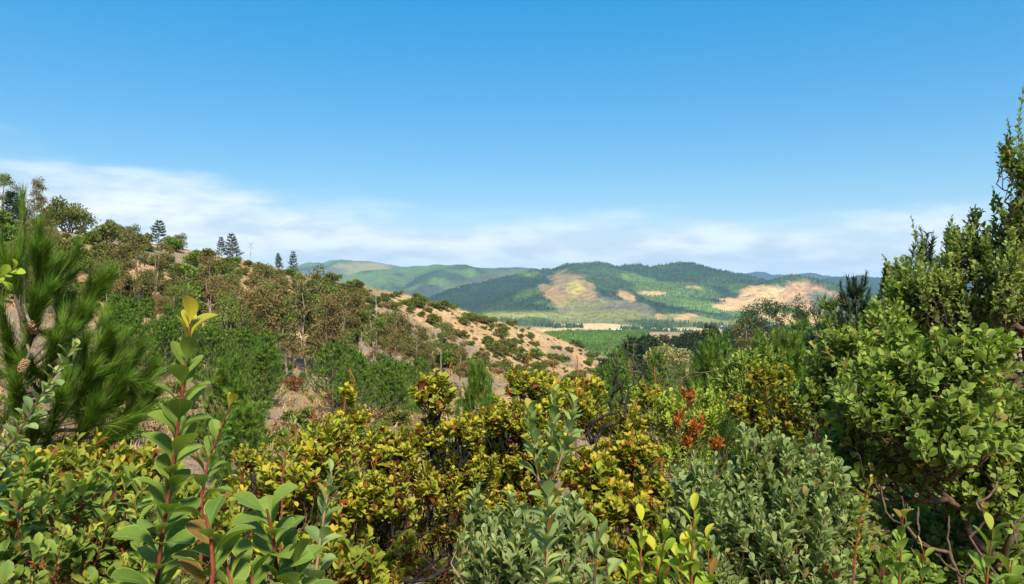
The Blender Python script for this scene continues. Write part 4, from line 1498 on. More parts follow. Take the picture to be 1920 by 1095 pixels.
def cover(name, n, az, dr, mat, per, size, label, tmpl='lozenge', wid=0.5, up=0.6, dens=None, leaf=None):
    leaf = leaf or size
    a = np.radians(r.uniform(az[0], az[1], n))
    d = np.exp(r.uniform(math.log(dr[0]), math.log(dr[1]), n))
    X, Y = d * np.sin(a), d * np.cos(a)
    if dens is not None:
        k = r.random(n) < dens(X, Y)
        X, Y = X[k], Y[k]
    Z = land(X, Y)
    k = len(X)
    sc = r.uniform(0.5, 1.4, k)
    c0 = np.repeat(np.stack([X, Y, Z], -1), per, 0)
    s = np.repeat(sc, per)
    d3 = unit(r.normal(0, 1, (k * per, 3)))
    d3[:, 2] = np.abs(d3[:, 2])
    pos = c0 + d3 * np.array([1, 1, 0.6]) * (size * s * r.uniform(0.1, 0.9, k * per))[:, None]
    Lv = Leaves()
    Lv.add(pos - np.array([0, 0, size * 0.1]), unit(d3 * 0.7 + np.array([0, 0, up]) + r.normal(0, 0.3, d3.shape)), r.normal(0, 1, d3.shape), leaf * s * r.uniform(0.5, 1.0, k * per), wid, r.random(k * per) * 0.3)
    o = link(name, leaves_mesh(name, Lv.arrays(), tmpl, [M[mat]], smooth=False, r=r))
    tag(o, label, kind='stuff')


cover('dry_grass', 5200, (-38, 12), (32, 240), 'straw', 7, 0.42, 'pale dry grass tufts on the slope across the gully', 'needle', 0.16, 1.0)
cover('low_scrub', 5200, (-38, 12), (32, 240), 'shrub_olive', 22, 0.55, 'low olive scrub between the shrubs of the spur', leaf=0.2, dens=lambda X, Y: sstep(0.45, 0.6, fbm(X, Y, 14, 3, 95)))
cover('slope_thicket', 900, (-75, -36), (14, 150), 'shrub_olive', 90, 1.6, 'olive thicket on the slope beyond the near pine', leaf=0.3)
cover('spur_grass', 4200, (-16, 9), (105, 250), 'straw', 8, 0.5, 'pale dry tufts scattered over the bare end of the spur', 'lozenge', 0.3, 0.9, leaf=0.3)
cover('spur_scrub', 2600, (-16, 9), (105, 250), 'shrub_dark', 18, 0.5, 'tiny dark scrub scattered over the bare end of the spur', leaf=0.22)
cover('dead_brush', 2800, (-38, 12), (32, 200), 'shrub_brown', 20, 0.45, 'low grey brown brush on the slope across the gully', leaf=0.2, dens=lambda X, Y: sstep(0.42, 0.6, fbm(X, Y, 18, 3, 96)))
cover('wood_undergrowth', 2600, (8, 36), (34, 230), 'shrub_dark', 30, 0.95, 'dark undergrowth beneath the wood right of the gully', leaf=0.26)
cover('grey_litter', 2600, (-36, 12), (9, 48), 'shrub_brown', 30, 0.45, 'grey brown brush and litter on the near side of the gully', leaf=0.08, wid=0.3)
cover('shaded_brush', 700, (14, 38), (2.2, 9), 'shrub_brown', 60, 0.35, 'dry brown twigs and litter under the shrubs at lower right', leaf=0.06, wid=0.22)
cover('near_undergrowth', 1500, (-36, 34), (5, 36), 'shrub_olive', 70, 0.6, 'olive undergrowth on the slope below the near shrubs', leaf=0.07, wid=0.6)

# ------------------------------------------------------------------ shrubs in front of the camera
LEAF_MESH = {}


def single_leaf(mat, tmpl, age, dead, var):
    key = (mat, tmpl, age, dead, var)
    if key not in LEAF_MESH:
        rr = np.random.default_rng(hash((tmpl, var)) % 1000 if False else var + 3)
        T, F, E, U = LEAF_T[tmpl]
        V = T.copy()
        V[:, 2] *= (0.5, 1.0, 1.7)[var]
        V[:, 0] *= (1.0, 0.9, 1.1)[var]
        V[:, 0] += (0.0, 0.05, -0.05)[var] * V[:, 1] ** 2
        col = np.zeros((len(V), 4))
        col[:, 1], col[:, 2], col[:, 3] = age, E, dead
        LEAF_MESH[key] = mesh_np('leaf', V, [F], [M[mat]], True, col, uv=U if tmpl == 'fine' else None)
    return LEAF_MESH[key]


def leafy(name, label, cat, root, Lv, polys, mat, tmpl, stem, single, group=None, sides=5, r=rng, extra=None):
    """a shrub: an Empty at its foot > branches, the leaves that show largest one by one, and the mass of the rest"""
    e = link(name, None, None, root)
    tag(e, label, cat, group)
    link('branches', tubes_mesh('branches', polys, [M[stem]], root, sides), e)
    arr = Lv.arrays()
    p, y, n, l, w, age, dead = arr
    dist = np.linalg.norm(p, axis=1)
    u, v = CX + p[:, 0] / np.maximum(p[:, 1], .05) * FPX, CY - p[:, 2] / np.maximum(p[:, 1], .05) * FPX
    size = l / dist
    size = np.where((u > -40) & (u < 1960) & (v > 0) & (v < 1130) & (p[:, 1] > 0.1), size, 0)
    # leaves towards the camera and the top of the plant show; those inside do not
    score = size * (1 + 0.35 * unit(-p)[:, 1] * 0) - 0.25 * size * sstep(np.quantile(dist, .35), np.quantile(dist, .9), dist)
    k = min(single, int((size > 0).sum()))
    pick = np.argsort(-score)[:k]
    x, yy, z = frames(y, n)
    for i in pick:
        a = 0.0 if age[i] < 0.2 else (0.45 if age[i] < 0.6 else 0.9)
        me = single_leaf(mat, tmpl, a, float(dead[i] > 0.5), int(r.integers(3)))
        o = bpy.data.objects.new('leaf', me)
        COL.objects.link(o)
        o.parent = e
        q = p[i] - root
        X, Y, Z = x[i] * l[i] * w[i], yy[i] * l[i], z[i] * l[i]
        o.matrix_basis = Matrix(((X[0], Y[0], Z[0], q[0]), (X[1], Y[1], Z[1], q[1]), (X[2], Y[2], Z[2], q[2]), (0, 0, 0, 1)))
    rest = np.ones(len(p), bool)
    rest[pick] = False
    if rest.any():
        f = link('foliage', leaves_mesh('foliage', tuple(a[rest] for a in arr), tmpl, [M[mat]], root, True, r), e)
        f['kind'] = 'stuff'
    return e


def bush(name, label, lobes, d, n, mat, L, W=0.75, nl=14, slen=0.2, young=0.0, dead=0.0, stem='stem_brown', tmpl='coarse', single=120, foot_u=None, foot_d=None, up=1.0, outw=0.55,
         open_a=(62, 22), tuft=0.0, seed=1, cat='shrub', group=None, r_tip=0.0022, stems=3, spread=0.06, shell=0.42, spikes=0, lift=0.0, root=None, power=0.40, jit=0.05, long_shoots=()):
    """lobes: (u, v, half width, half height, extra depth) in pixels of the photograph at distance d"""
    r = np.random.default_rng(seed)
    C = [(P(u, v, d + dd), np.array([ru, 0.5 * (ru + rv), rv]) * (d + dd) / FPX) for u, v, ru, rv, dd in lobes]
    w = np.array([s[0] * s[2] for _, s in C])
    cnt = np.maximum((w / w.sum() * n).astype(int), 3)
    if root is None:
        fu = foot_u if foot_u is not None else lobes[0][0]
        root = foot_at(fu, foot_d or d + lobes[0][4] + 0.1)
    Lv, polys, bases = Leaves(), [], []
    for (c0, s), k in zip(C, cnt):
        dr = unit(r.normal(0, 1, (k, 3)))
        dr[:, 2] = np.where(dr[:, 2] < -0.45, -dr[:, 2] * 0.6, dr[:, 2])
        dr = unit(dr)
        rad = r.random(k) ** shell
        tips = c0 + dr * s * rad[:, None]
        for j in range(k):
            if tips[j, 1] < 0.5:
                tips[j, 1] = 0.5 + r.random() * 0.2
            dv = unit(np.array([0, 0, up]) + dr[j] * outw + r.normal(0, 0.2, 3))
            ln = slen * r.uniform(0.65, 1.3)
            inner = 1 - rad[j]
            yg = young * (1.6 if r.random() < 0.45 else 0.35)
            bases.append(shoot(tips[j], dv, ln, max(4, int(nl * r.uniform(0.75, 1.2))), L * r.uniform(0.85, 1.15), W, Lv, r, young=min(yg, 1), dead=min(1, dead * (0.25 + 1.9 * inner)),
                               open_a=open_a, tuft=tuft, radius=r_tip * 0.8, polys=polys))
    for (u, v, dd, lean, ln) in long_shoots:
        bases.append(shoot(P(u, v, dd), np.array([lean, 0, 1.0]), ln, int(ln * 75), L * 0.9, W * 0.9, Lv, r, young=young, open_a=(50, 20), radius=r_tip * 0.9, polys=polys, start=0.02))
    polys += grow(root - np.array([0, 0, 0.04]), np.array(bases), r, r_tip=r_tip, power=power, stems=stems, spread=spread, jit=jit)
    e = leafy(name, label, cat, root, Lv, polys, mat, tmpl, stem, single, group, sides=4, r=r)
    for k in range(spikes):
        c0, s = C[k % len(C)]
        a = r.uniform(0, 6.28)
        b = c0 + np.array([math.cos(a) * s[0] * 0.7, math.sin(a) * s[1] * 0.7, s[2] * r.uniform(0.6, 0.9)])
        hgt = r.uniform(0.05, 0.09) * d / 3
        pts = np.array([b, b + np.array([r.normal(0, .006), 0, hgt * 0.5]), b + np.array([r.normal(0, .012), r.normal(0, .01), hgt])])
        kk = 26
        t = np.linspace(0.05, 1, kk)
        S = Leaves()
        ph = np.arange(kk) * 2.4
        rd = np.stack([np.cos(ph), np.sin(ph), 0.5 + 0 * ph], -1)
        S.add(pts[0] + (pts[2] - pts[0]) * t[:, None], unit(rd), np.array([0, 0, 1.0]), 0.010 * d / 3, 0.5)
        sp = link('flower_spike', leaves_mesh('flower_spike', S.arrays(), 'coarse', [M['rust']], root, True, r), e)
        link('spike_stalk', tubes_mesh('spike_stalk', [(pts, np.array([0.002, 0.0018, 0.001]) * d / 3)], [M['rust_tip']], root, 4), sp)
    return e


def spline(pts, n):
    pts = np.asarray(pts, float)
    t = np.concatenate([[0], np.cumsum(np.linalg.norm(np.diff(pts, axis=0), axis=1))])
    q = np.linspace(0, t[-1], n)
    out = np.stack([np.interp(q, t, pts[:, i]) for i in range(3)], -1)
    for _ in range(3):
        out[1:-1] = 0.25 * out[:-2] + 0.5 * out[1:-1] + 0.25 * out[2:]
    return out


def tall_shoot(name, label, paths, L, W=0.68, mat='hero', tmpl='fine', stem='stem_red', young=1.0, radius=0.0036, seed=1, group=None, open_a=(52, 18), density=34, t0=0.0, single=400, size_fn=None, foot_u=None, cat='shoot', foot_d=None, join_main=False):
    """one or several long leafy stems from one foot; each path is a list of (u, v, d) from the lowest leaf to the tip"""
    r = np.random.default_rng(seed)
    a0 = P(*paths[0][0])
    root = foot_at(foot_u, foot_d or paths[0][0][2]) if foot_u is not None else foot(a0[0], a0[1])
    Lv, polys = Leaves(), []
    for ip, path in enumerate(paths):
        pts = [P(*q) for q in path]
        pl = spline(pts, 40)
        length = np.linalg.norm(np.diff(pl, axis=0), axis=1).sum()
        polys.append((pl[::3], np.linspace(radius, radius * 0.42, len(pl[::3])) * (1 if ip == 0 else 0.8)))
        join = root if ip == 0 else root * 0.35 + pts[0] * 0.65
        if ip and join_main:
            k0 = int(np.argmin(np.linalg.norm(MAIN - pts[0], axis=1) + 5 * (MAIN[:, 2] > pts[0][2] - 0.03)))
            polys.append((spline([MAIN[k0], MAIN[k0] * .4 + pts[0] * .6 - np.array([0, 0, .01]), pts[0]], 6), np.linspace(radius * .8, radius * .75, 6)))
        low = None if (ip and join_main) else spline([root - np.array([0, 0, 0.05]), root * 0.5 + pts[0] * 0.5 + r.normal(0, 0.03, 3), pts[0], pts[0] * 0.7 + pts[min(1, len(pts) - 1)] * 0.3], 12)
        if low is not None:
            polys.append((low, np.linspace(radius * 1.5, radius * (1 if ip == 0 else 0.8), 12)))
        if ip == 0:
            MAIN = pl
        n = max(6, int(density * length / 0.33))
        t = t0 + (1 - t0) * (np.arange(n) + 0.5) / n
        seg = np.linspace(0, 1, 40)
        p = np.stack([np.interp(t, seg, pl[:, i]) for i in range(3)], -1)
        tg = np.gradient(pl, axis=0)
        a = unit(np.stack([np.interp(t, seg, tg[:, i]) for i in range(3)], -1))
        e1 = unit(np.cross(a, np.array([0.2, 1.0, 0.1])))
        e2 = np.cross(a, e1)
        ph = np.arange(n) * 2.39996 + r.uniform(0, 6.28) + r.normal(0, 0.2, n)
        rd = np.cos(ph)[:, None] * e1 + np.sin(ph)[:, None] * e2
        inc = np.radians(open_a[0] + (open_a[1] - open_a[0]) * t + r.normal(0, 8, n))
        y = np.cos(inc)[:, None] * a + np.sin(inc)[:, None] * rd
        nn = np.sin(inc)[:, None] * a - np.cos(inc)[:, None] * rd + r.normal(0, 0.2, (n, 3))
        sz = (size_fn(t) if size_fn else (1.05 - 0.45 * t)) * L * r.normal(1, 0.11, n).clip(0.7, 1.3)
        age = np.clip(young * sstep(0.86, 1.0, t), 0, 1)
        Lv.add(p + rd * radius * 0.7, y, nn, sz, W * r.normal(1, 0.09, n), age, 0.0)
    return leafy(name, label, cat, root, Lv, polys, mat, tmpl, stem, single, group, sides=7, r=r)


# ---- large leaved shoots right in front of the lens
tall_shoot('leafy_shoot', 'tall red stemmed shoot with big green leaves and orange tip at lower left',
           [[(288, 1150, .93), (303, 1010, .92), (325, 870, .91), (343, 730, .90), (357, 600, .90)]], 0.056, W=0.84, seed=11, density=36, radius=0.0031, foot_u=250, open_a=(50, 22))
tall_shoot('leafy_shoot', 'short red stemmed shoot with orange tip behind the tall red stemmed shoot',
           [[(372, 960, 1.35), (392, 860, 1.35), (420, 790, 1.34), (435, 752, 1.33)]], 0.052, seed=12, density=26, radius=0.0030, foot_u=360)
tall_shoot('leafy_shoot', 'cluster of broad dark leaves on red stems at the foot of the tall shoot',
           [[(380, 1160, .86), (400, 1080, .86), (395, 1000, .86), (385, 965, .86)], [(430, 1180, .88), (440, 1120, .88), (420, 1040, .89)]],
           0.052, W=0.72, seed=13, density=30, young=0.15, foot_u=395, open_a=(60, 30), size_fn=lambda t: 1.0 - 0.15 * t)
tall_shoot('leafy_shoot', 'rosette of broad rounded leaves on red stems at lower left of centre',
           [[(505, 1170, .95), (520, 1080, .95), (512, 1000, .94), (500, 955, .93)], [(555, 1180, .95), (560, 1110, .94), (548, 1040, .94)], [(470, 1180, .93), (475, 1110, .92), (468, 1060, .92)]],
           0.054, W=0.8, seed=14, density=36, young=0.12, foot_u=520, open_a=(62, 34), size_fn=lambda t: 1.0 - 0.2 * t)
tall_shoot('leafy_shoot', 'narrow upright shoot of grey green leaves right of the broad leaf rosette',
           [[(588, 1130, 1.25), (596, 1040, 1.25), (610, 950, 1.25), (622, 885, 1.25)]], 0.047, mat='grey', seed=15, density=36, young=0.1, tmpl='fine', foot_u=585, open_a=(48, 16), stem='stem_pale')
tall_shoot('leafy_shoot', 'thin shoot with a bright orange tip above the yellow shrub at left of centre',
           [[(528, 900, 1.9), (540, 830, 1.9), (553, 775, 1.9)]], 0.040, seed=16, density=24, radius=0.0026, foot_u=520, tmpl='medium', mat='green')
tall_shoot('leafy_shoot', 'arching branch of rounded grey green leaves before the near pine',
           [[(-40, 900, 1.55), (30, 820, 1.55), (75, 745, 1.55), (110, 690, 1.55), (142, 645, 1.55)], [(-30, 960, 1.6), (10, 880, 1.6), (30, 810, 1.6), (45, 770, 1.6)]],
           0.042, W=0.95, mat='grey', seed=17, density=38, young=0.35, foot_u=-30, open_a=(60, 30), stem='stem_brown', radius=0.003)
tall_shoot('leafy_shoot', 'twig with pale yellow green leaves entering at the left edge above the pine',
           [[(-90, 560, 1.5), (-40, 540, 1.5), (5, 518, 1.5), (28, 505, 1.5)]], 0.045, W=0.85, mat='lime', seed=18, density=34, young=0.3, foot_u=-120, open_a=(60, 35), stem='stem_brown', radius=0.0025)
tall_shoot('leafy_shoot', 'tall upright shoot of pale green leaves rising at bottom centre',
           [[(1022, 1160, 1.5), (1026, 1020, 1.5), (1030, 900, 1.5), (1036, 800, 1.5), (1040, 745, 1.5)], [(1010, 900, 1.52), (1000, 830, 1.52), (995, 770, 1.52)], [(1045, 880, 1.48), (1068, 810, 1.48), (1078, 758, 1.48)]],
           0.052, W=0.68, mat='grey', seed=19, density=44, young=0.3, join_main=True, foot_u=1022, open_a=(46, 16), stem='stem_pale', radius=0.0032)
tall_shoot('leafy_shoot', 'upright shoot of broad grey green leaves right of the tall pale shoot',
           [[(1112, 1170, 1.15), (1115, 1080, 1.15), (1120, 990, 1.15)], [(1130, 1180, 1.15), (1140, 1090, 1.15), (1135, 1020, 1.15)]], 0.050, W=0.7, mat='grey', seed=20, density=24, young=0.05, foot_u=1115, open_a=(50, 24), stem='stem_brown')
for (u, v, dd, sd, lab) in ((1205, 975, 1.2, 21, 'bright lime green shoot at bottom centre, leftmost of three lime shoots'), (1302, 955, 1.15, 22, 'tall bright lime green shoot with yellow tip, middle of the lime shoots'),
                            (1245, 985, 1.25, 25, 'bright lime green shoot between two taller lime shoots')):
    tall_shoot('leafy_shoot', lab, [[(u - 8, 1180, dd), (u - 4, v + 70, dd), (u, v, dd)], [(u + 26, 1190, dd), (u + 30, 1100, dd), (u + 24, v + 55, dd)], [(u - 34, 1190, dd), (u - 32, 1110, dd), (u - 22, v + 70, dd)]],
               0.046, W=0.66, mat='lime', seed=sd, density=30, young=0.55, foot_u=u, open_a=(46, 18), stem='stem_red', radius=0.0028, group=None)
tall_shoot('leafy_shoot', 'slender shoot with yellow tip at the lower right corner', [[(1845, 1150, 1.1), (1852, 1070, 1.1), (1862, 990, 1.1)], [(1885, 1170, 1.1), (1890, 1110, 1.1), (1898, 1050, 1.1)]], 0.046, W=0.68, mat='green', seed=26, density=24, young=0.9, foot_u=1850, stem='stem_red', radius=0.0026)
tall_shoot('leafy_shoot', 'shoot with yellow tips at bottom right, below the big green shrub', [[(1682, 1150, 1.35), (1688, 1060, 1.35), (1693, 965, 1.35)], [(1720, 1160, 1.35), (1728, 1090, 1.35), (1732, 1030, 1.35)], [(1650, 1160, 1.4), (1652, 1090, 1.4), (1660, 1040, 1.4)]],
           0.044, W=0.68, mat='green', seed=27, density=26, young=0.9, foot_u=1690, stem='stem_red', radius=0.0026)
tall_shoot('leafy_shoot', 'thin orange tipped stem between the grey green and the big green shrub', [[(1600, 1060, 2.0), (1612, 980, 2.0), (1633, 895, 2.0)]], 0.030, W=0.6, mat='olive', seed=28, density=40, young=1.0, foot_u=1600, stem='stem_red', tmpl='medium', radius=0.003)

# ---- shrubs, nearest first
bush('broadleaf_shrub', 'low yellow green leafy shrub with orange tips filling the lower left corner', [(60, 1040, 150, 150, 0), (200, 1010, 130, 150, .15), (10, 950, 90, 120, .3), (270, 1090, 100, 110, .1), (-80, 1000, 120, 150, 0.1)], 1.75, 210, 'green', 0.038, 0.72, 14, 0.16,
     young=0.7, dead=0.12, stem='stem_red', tmpl='medium', single=280, seed=31, stems=5, spread=0.15)
bush('broadleaf_shrub', 'pale olive shrub with small leaves behind the lower left corner shrub', [(150, 900, 130, 85, 0), (60, 880, 90, 60, .3), (260, 890, 70, 70, .2)], 2.9, 210, 'olive', 0.042, 0.8, 12, 0.16, young=0.55, dead=0.25, tmpl='coarse', single=150, seed=32, stems=4, spread=0.15)
bush('broadleaf_shrub', 'yellow orange shrub with rust spikes left of the dark stemmed centre shrub', [(560, 900, 85, 90, 0), (620, 840, 60, 70, .1), (480, 930, 60, 70, .1), (540, 1010, 110, 90, .1), (650, 960, 60, 90, .2)], 3.0, 330, 'yellow', 0.040, 0.75, 13, 0.17,
     young=0.75, dead=0.35, stem='stem_brown', tmpl='coarse', single=180, seed=33, stems=4, spread=0.15, tuft=0.5, spikes=7)
bush('broadleaf_shrub', 'small yellow shrub with orange leaf tips against the dark gully pines', [(650, 742, 26, 22, 0), (665, 785, 34, 26, 0), (630, 790, 22, 22, 0.1)], 4.6, 40, 'yellow', 0.045, 0.75, 12, 0.13, young=0.9, dead=0.1, single=60, seed=34, tuft=1.0, spikes=3)
bush('broadleaf_shrub', 'yellow green shrub with dark red dead leaves and dark stems at centre',
     [(815, 745, 45, 50, 0), (840, 810, 70, 40, 0), (730, 850, 70, 50, 0), (860, 880, 80, 50, .1), (770, 920, 110, 60, -.1), (690, 970, 70, 45, .1), (840, 990, 60, 36, .0), (700, 1070, 70, 36, .3), (890, 950, 50, 50, .2)],
     3.3, 600, 'yellow', 0.034, 0.75, 15, 0.13, young=0.3, dead=0.8, stem='bark_burnt', tmpl='coarse', single=280, seed=35, tuft=1.6, r_tip=0.0026, power=0.27, stems=11, spread=0.22, jit=0.03, foot_u=790, open_a=(72, 26), shell=0.3, spikes=5)
bush('broadleaf_shrub', 'yellow green shrub with reddish interior right of the centre shrub',
     [(985, 720, 45, 32, .1), (960, 790, 70, 50, 0), (1010, 850, 70, 60, 0), (920, 860, 50, 50, .1), (960, 930, 90, 60, 0), (1020, 760, 40, 40, .2)], 3.9, 500, 'yellow', 0.037, 0.75, 15, 0.15,
     young=0.35, dead=0.7, stem='bark_burnt', tmpl='coarse', single=200, seed=36, tuft=1.2, stems=4, spread=0.15, foot_u=970, open_a=(70, 26), shell=0.32, spikes=6)
bush('broadleaf_shrub', 'olive green shrub with rusty lower leaves right of the tall pale shoot',
     [(1110, 890, 60, 50, 0), (1180, 860, 60, 50, .1), (1150, 960, 90, 70, 0), (1215, 930, 50, 60, .1), (1090, 980, 60, 60, -.1), (1170, 1060, 90, 60, 0)], 3.2, 380, 'olive', 0.040, 0.75, 14, 0.14,
     young=0.55, dead=0.45, stem='stem_brown', tmpl='coarse', single=180, seed=37, tuft=1.2, stems=4, spread=0.15, open_a=(70, 26), shell=0.32, spikes=4)
bush('broadleaf_shrub', 'dense grey green shrub at the bottom edge left of centre', [(960, 1020, 80, 90, 0), (900, 1060, 60, 70, .1), (1060, 1060, 60, 60, .1), (990, 1100, 110, 60, 0), (1075, 960, 30, 50, .1), (895, 960, 18, 60, .1)], 2.1, 190, 'grey', 0.038, 0.62, 20, 0.20,
     young=0.1, stem='stem_pale', tmpl='medium', single=280, seed=38, stems=5, spread=0.12, outw=0.35, open_a=(46, 14))
bush('broadleaf_shrub', 'large rounded grey green shrub at lower right of centre',
     [(1425, 850, 60, 65, 0), (1480, 890, 110, 90, 0), (1340, 920, 90, 70, 0), (1420, 980, 150, 110, -.15), (1540, 980, 90, 110, .1), (1290, 980, 60, 80, .1), (1480, 1080, 160, 90, -.2), (1360, 1080, 100, 80, -.1)],
     2.7, 620, 'grey', 0.036, 0.70, 22, 0.23, young=0.15, dead=0.03, stem='stem_brown', tmpl='medium', single=300, seed=39, stems=6, spread=0.2, outw=0.32, open_a=(52, 16), foot_u=1430)
bush('broadleaf_shrub', 'big bright green rounded shrub leaning in from the right',
     [(1750, 690, 130, 80, 0), (1840, 660, 80, 60, 0), (1640, 760, 100, 75, 0), (1760, 800, 150, 90, -.1), (1690, 860, 130, 70, .1), (1850, 780, 90, 90, .2), (1590, 830, 60, 50, .1), (1620, 700, 60, 50, .3), (1800, 900, 110, 60, .3), (1680, 640, 50, 40, .4), (1860, 900, 90, 90, .2), (1820, 1010, 130, 80, .5), (1720, 970, 90, 50, .6), (1740, 1060, 120, 60, .5), (1880, 1080, 100, 60, .3), (1990, 800, 90, 130, 0.1)],
     2.9, 1300, 'green', 0.039, 0.85, 14, 0.17, young=0.2, dead=0.02, stem='stem_brown', tmpl='medium', single=300, seed=40, stems=5, spread=0.15, foot_u=1930, foot_d=3.0, outw=0.8, up=0.7, r_tip=0.0024, shell=0.33, power=0.34, jit=0.025)
bush('broadleaf_shrub', 'leafy green shrub behind the big rounded shrub, above the wood', [(1600, 640, 80, 40, 0), (1560, 690, 70, 45, .2), (1660, 600, 50, 50, .2), (1530, 740, 60, 40, .1), (1690, 560, 40, 50, .4), (1620, 720, 80, 50, 0)], 4.6, 420, 'green', 0.045, 0.85, 13, 0.22,
     young=0.2, tmpl='coarse', single=160, seed=41, stems=4, spread=0.15, foot_u=1660)
bush('broadleaf_shrub', 'tall green shrub with long leafy tips against the sky at the right edge',
     [(1830, 470, 70, 60, 0), (1760, 530, 70, 60, 0), (1880, 520, 60, 90, -.2), (1820, 590, 90, 60, 0), (1710, 600, 50, 60, .2), (1900, 430, 40, 80, -.2), (1920, 330, 18, 90, -.3), (1890, 280, 10, 40, -.2), (1825, 410, 14, 30, 0), (1660, 510, 10, 30, .3), (1785, 430, 10, 30, .2), (1950, 600, 80, 120, 0), (1700, 520, 40, 50, .5)],
     4.9, 1100, 'bright', 0.036, 0.85, 16, 0.24, young=0.15, stem='stem_brown', tmpl='coarse', single=220, seed=42, stems=5, spread=0.2, foot_u=1850, outw=0.55, open_a=(56, 20), r_tip=0.003,
     long_shoots=((1889, 222, 4.7, -0.12, 0.62), (1880, 285, 4.7, -0.3, 0.5), (1922, 150, 4.6, 0.02, 0.8), (1912, 240, 4.7, 0.05, 0.6), (1828, 382, 4.9, -0.1, 0.42), (1784, 405, 4.9, -0.15, 0.5), (1708, 404, 5.2, -0.2, 0.6), (1655, 478, 5.2, -0.45, 0.5), (1862, 350, 4.8, 0.1, 0.5), (1735, 440, 5.1, 0.1, 0.45), (1800, 440, 4.9, 0.1, 0.4)))
bush('spiky_shrub', 'dark spiky leaved shrub standing behind the tall right shrub', [(1725, 470, 26, 50, 0), (1690, 530, 30, 50, 0), (1745, 520, 40, 60, .3), (1780, 470, 20, 50, .2)], 6.5, 90, 'pine_dark', 0.050, 0.16, 46, 0.34, tmpl='coarse', single=0, seed=43, up=1.3, outw=0.25, open_a=(30, 20))

# ---- second row
bush('broadleaf_shrub', 'lime green bushy shrub behind the rust orange leaf clusters', [(1290, 780, 75, 60, 0), (1240, 760, 40, 40, 0), (1330, 770, 40, 50, 0), (1270, 840, 80, 40, 0), (1200, 740, 40, 30, .5)], 8.5, 330, 'lime', 0.060, 0.6, 14, 0.28, young=0.1, tmpl='coarse', single=60, seed=44, stems=5, spread=0.3)
bush('rusty_shrub', 'shrub of rust orange dead leaves in front of the lime shrub', [(1292, 742, 16, 20, 0), (1275, 785, 22, 18, 0), (1305, 800, 22, 26, 0), (1346, 828, 16, 18, 0.1), (1290, 830, 20, 26, 0)], 6.2, 44, 'rust', 0.048, 0.5, 16, 0.15, tmpl='coarse', single=80, seed=45, tuft=0.8)
bush('broadleaf_shrub', 'yellow brown shrub right of the burnt branches', [(1175, 800, 50, 45, 0), (1120, 790, 40, 40, .3), (1215, 740, 22, 32, .3), (1090, 770, 30, 40, .3), (1180, 850, 70, 40, 0)], 5.8, 240, 'olive', 0.055, 0.7, 13, 0.19, young=0.75, dead=0.4, single=90, seed=46, tuft=1.0, spikes=4)
bush('broadleaf_shrub', 'yellow and rust shrub below the wood, left of the big green shrub', [(1440, 710, 50, 38, 0), (1480, 760, 50, 40, 0), (1400, 770, 40, 34, 0), (1450, 800, 60, 30, 0), (1520, 800, 40, 40, 0)], 8.0, 260, 'olive', 0.070, 0.7, 13, 0.24, young=0.8, dead=0.4, single=60, seed=47, tuft=1.0)
bush('broadleaf_shrub', 'green shrub with upright shoots in front of the wood', [(1400, 690, 40, 40, 0), (1440, 670, 30, 36, .5), (1370, 720, 50, 40, 0)], 11, 150, 'green', 0.085, 0.6, 14, 0.35, young=0.35, single=40, seed=48)
bush('broadleaf_shrub', 'yellow green shrub peeping over the centre shrubs towards the spur', [(1060, 760, 50, 45, 0), (1100, 730, 40, 30, .5), (1020, 715, 30, 25, .3)], 7.0, 150, 'yellow', 0.062, 0.75, 13, 0.22, young=0.6, dead=0.3, single=50, seed=49, tuft=1.0, spikes=3)
bush('broadleaf_shrub', 'low olive shrub in the gap below the gully pines', [(560, 830, 50, 30, 0), (470, 860, 40, 30, 0), (700, 850, 40, 30, 0.5)], 7.5, 160, 'olive', 0.055, 0.7, 13, 0.2, young=0.4, dead=0.3, single=40, seed=50)
for k, (u, v, dd, w, lab) in enumerate(((350, 960, 2.4, 90, 'dull olive shrub in the shade behind the tall red stemmed shoot'), (640, 1060, 2.6, 90, 'shaded brown green shrub below the yellow orange shrub'), (1560, 900, 4.6, 60, 'shaded green shrub between the grey and the big green shrub'),
                                        (1600, 1040, 2.8, 90, 'shaded low shrub right of the large grey green shrub'), (1860, 1010, 3.6, 110, 'dark shaded shrub beneath the big green shrub'), (1240, 1000, 3.8, 80, 'shaded olive shrub behind the lime shoots'), (760, 1040, 4.3, 100, 'added dark filler shrub seen through the stems of the centre shrub'), (700, 930, 5.0, 80, 'added dark filler shrub behind the gap in the centre shrub'))):
    bush('broadleaf_shrub', lab, [(u, v, w, w * 0.7, 0), (u + w * .6, v + 30, w * .7, w * .6, .3)], dd, 110, 'olive' if k in (0, 1, 5, 6, 7) else 'green', 0.042, 0.75, 12, 0.17, young=0.1, dead=0.9 if k > 5 else 0.4, single=60, seed=60 + k)  # final pair are dead-leaf fillers, added to darken the centre shrub's gap

# ---- bare branches
def bare_branches(name, label, foot_px, tips, mat, seed, r_tip=0.004, thick=0.42, cat='dead shrub', stems=2, jit=0.07):
    r = np.random.default_rng(seed)
    root = foot_at(*foot_px)
    T = np.array([P(*t) for t in tips])
    ext = []
    for t in T:
        for q in range(3):
            ext.append(t + r.normal(0, 0.035 * t[1] / 6 * 1.5, 3) - np.array([0, 0, 0.05 * q]))
    polys = grow(root - np.array([0, 0, 0.04]), np.concatenate([T, np.array(ext)]), r, r_tip=r_tip, power=thick, stems=stems, spread=0.06, jit=jit, straight=0.2)
    e = link(name, None, None, root)
    tag(e, label, cat)
    link('branches', tubes_mesh('bare_branches', polys, [M[mat]], root, 5), e)
    return e


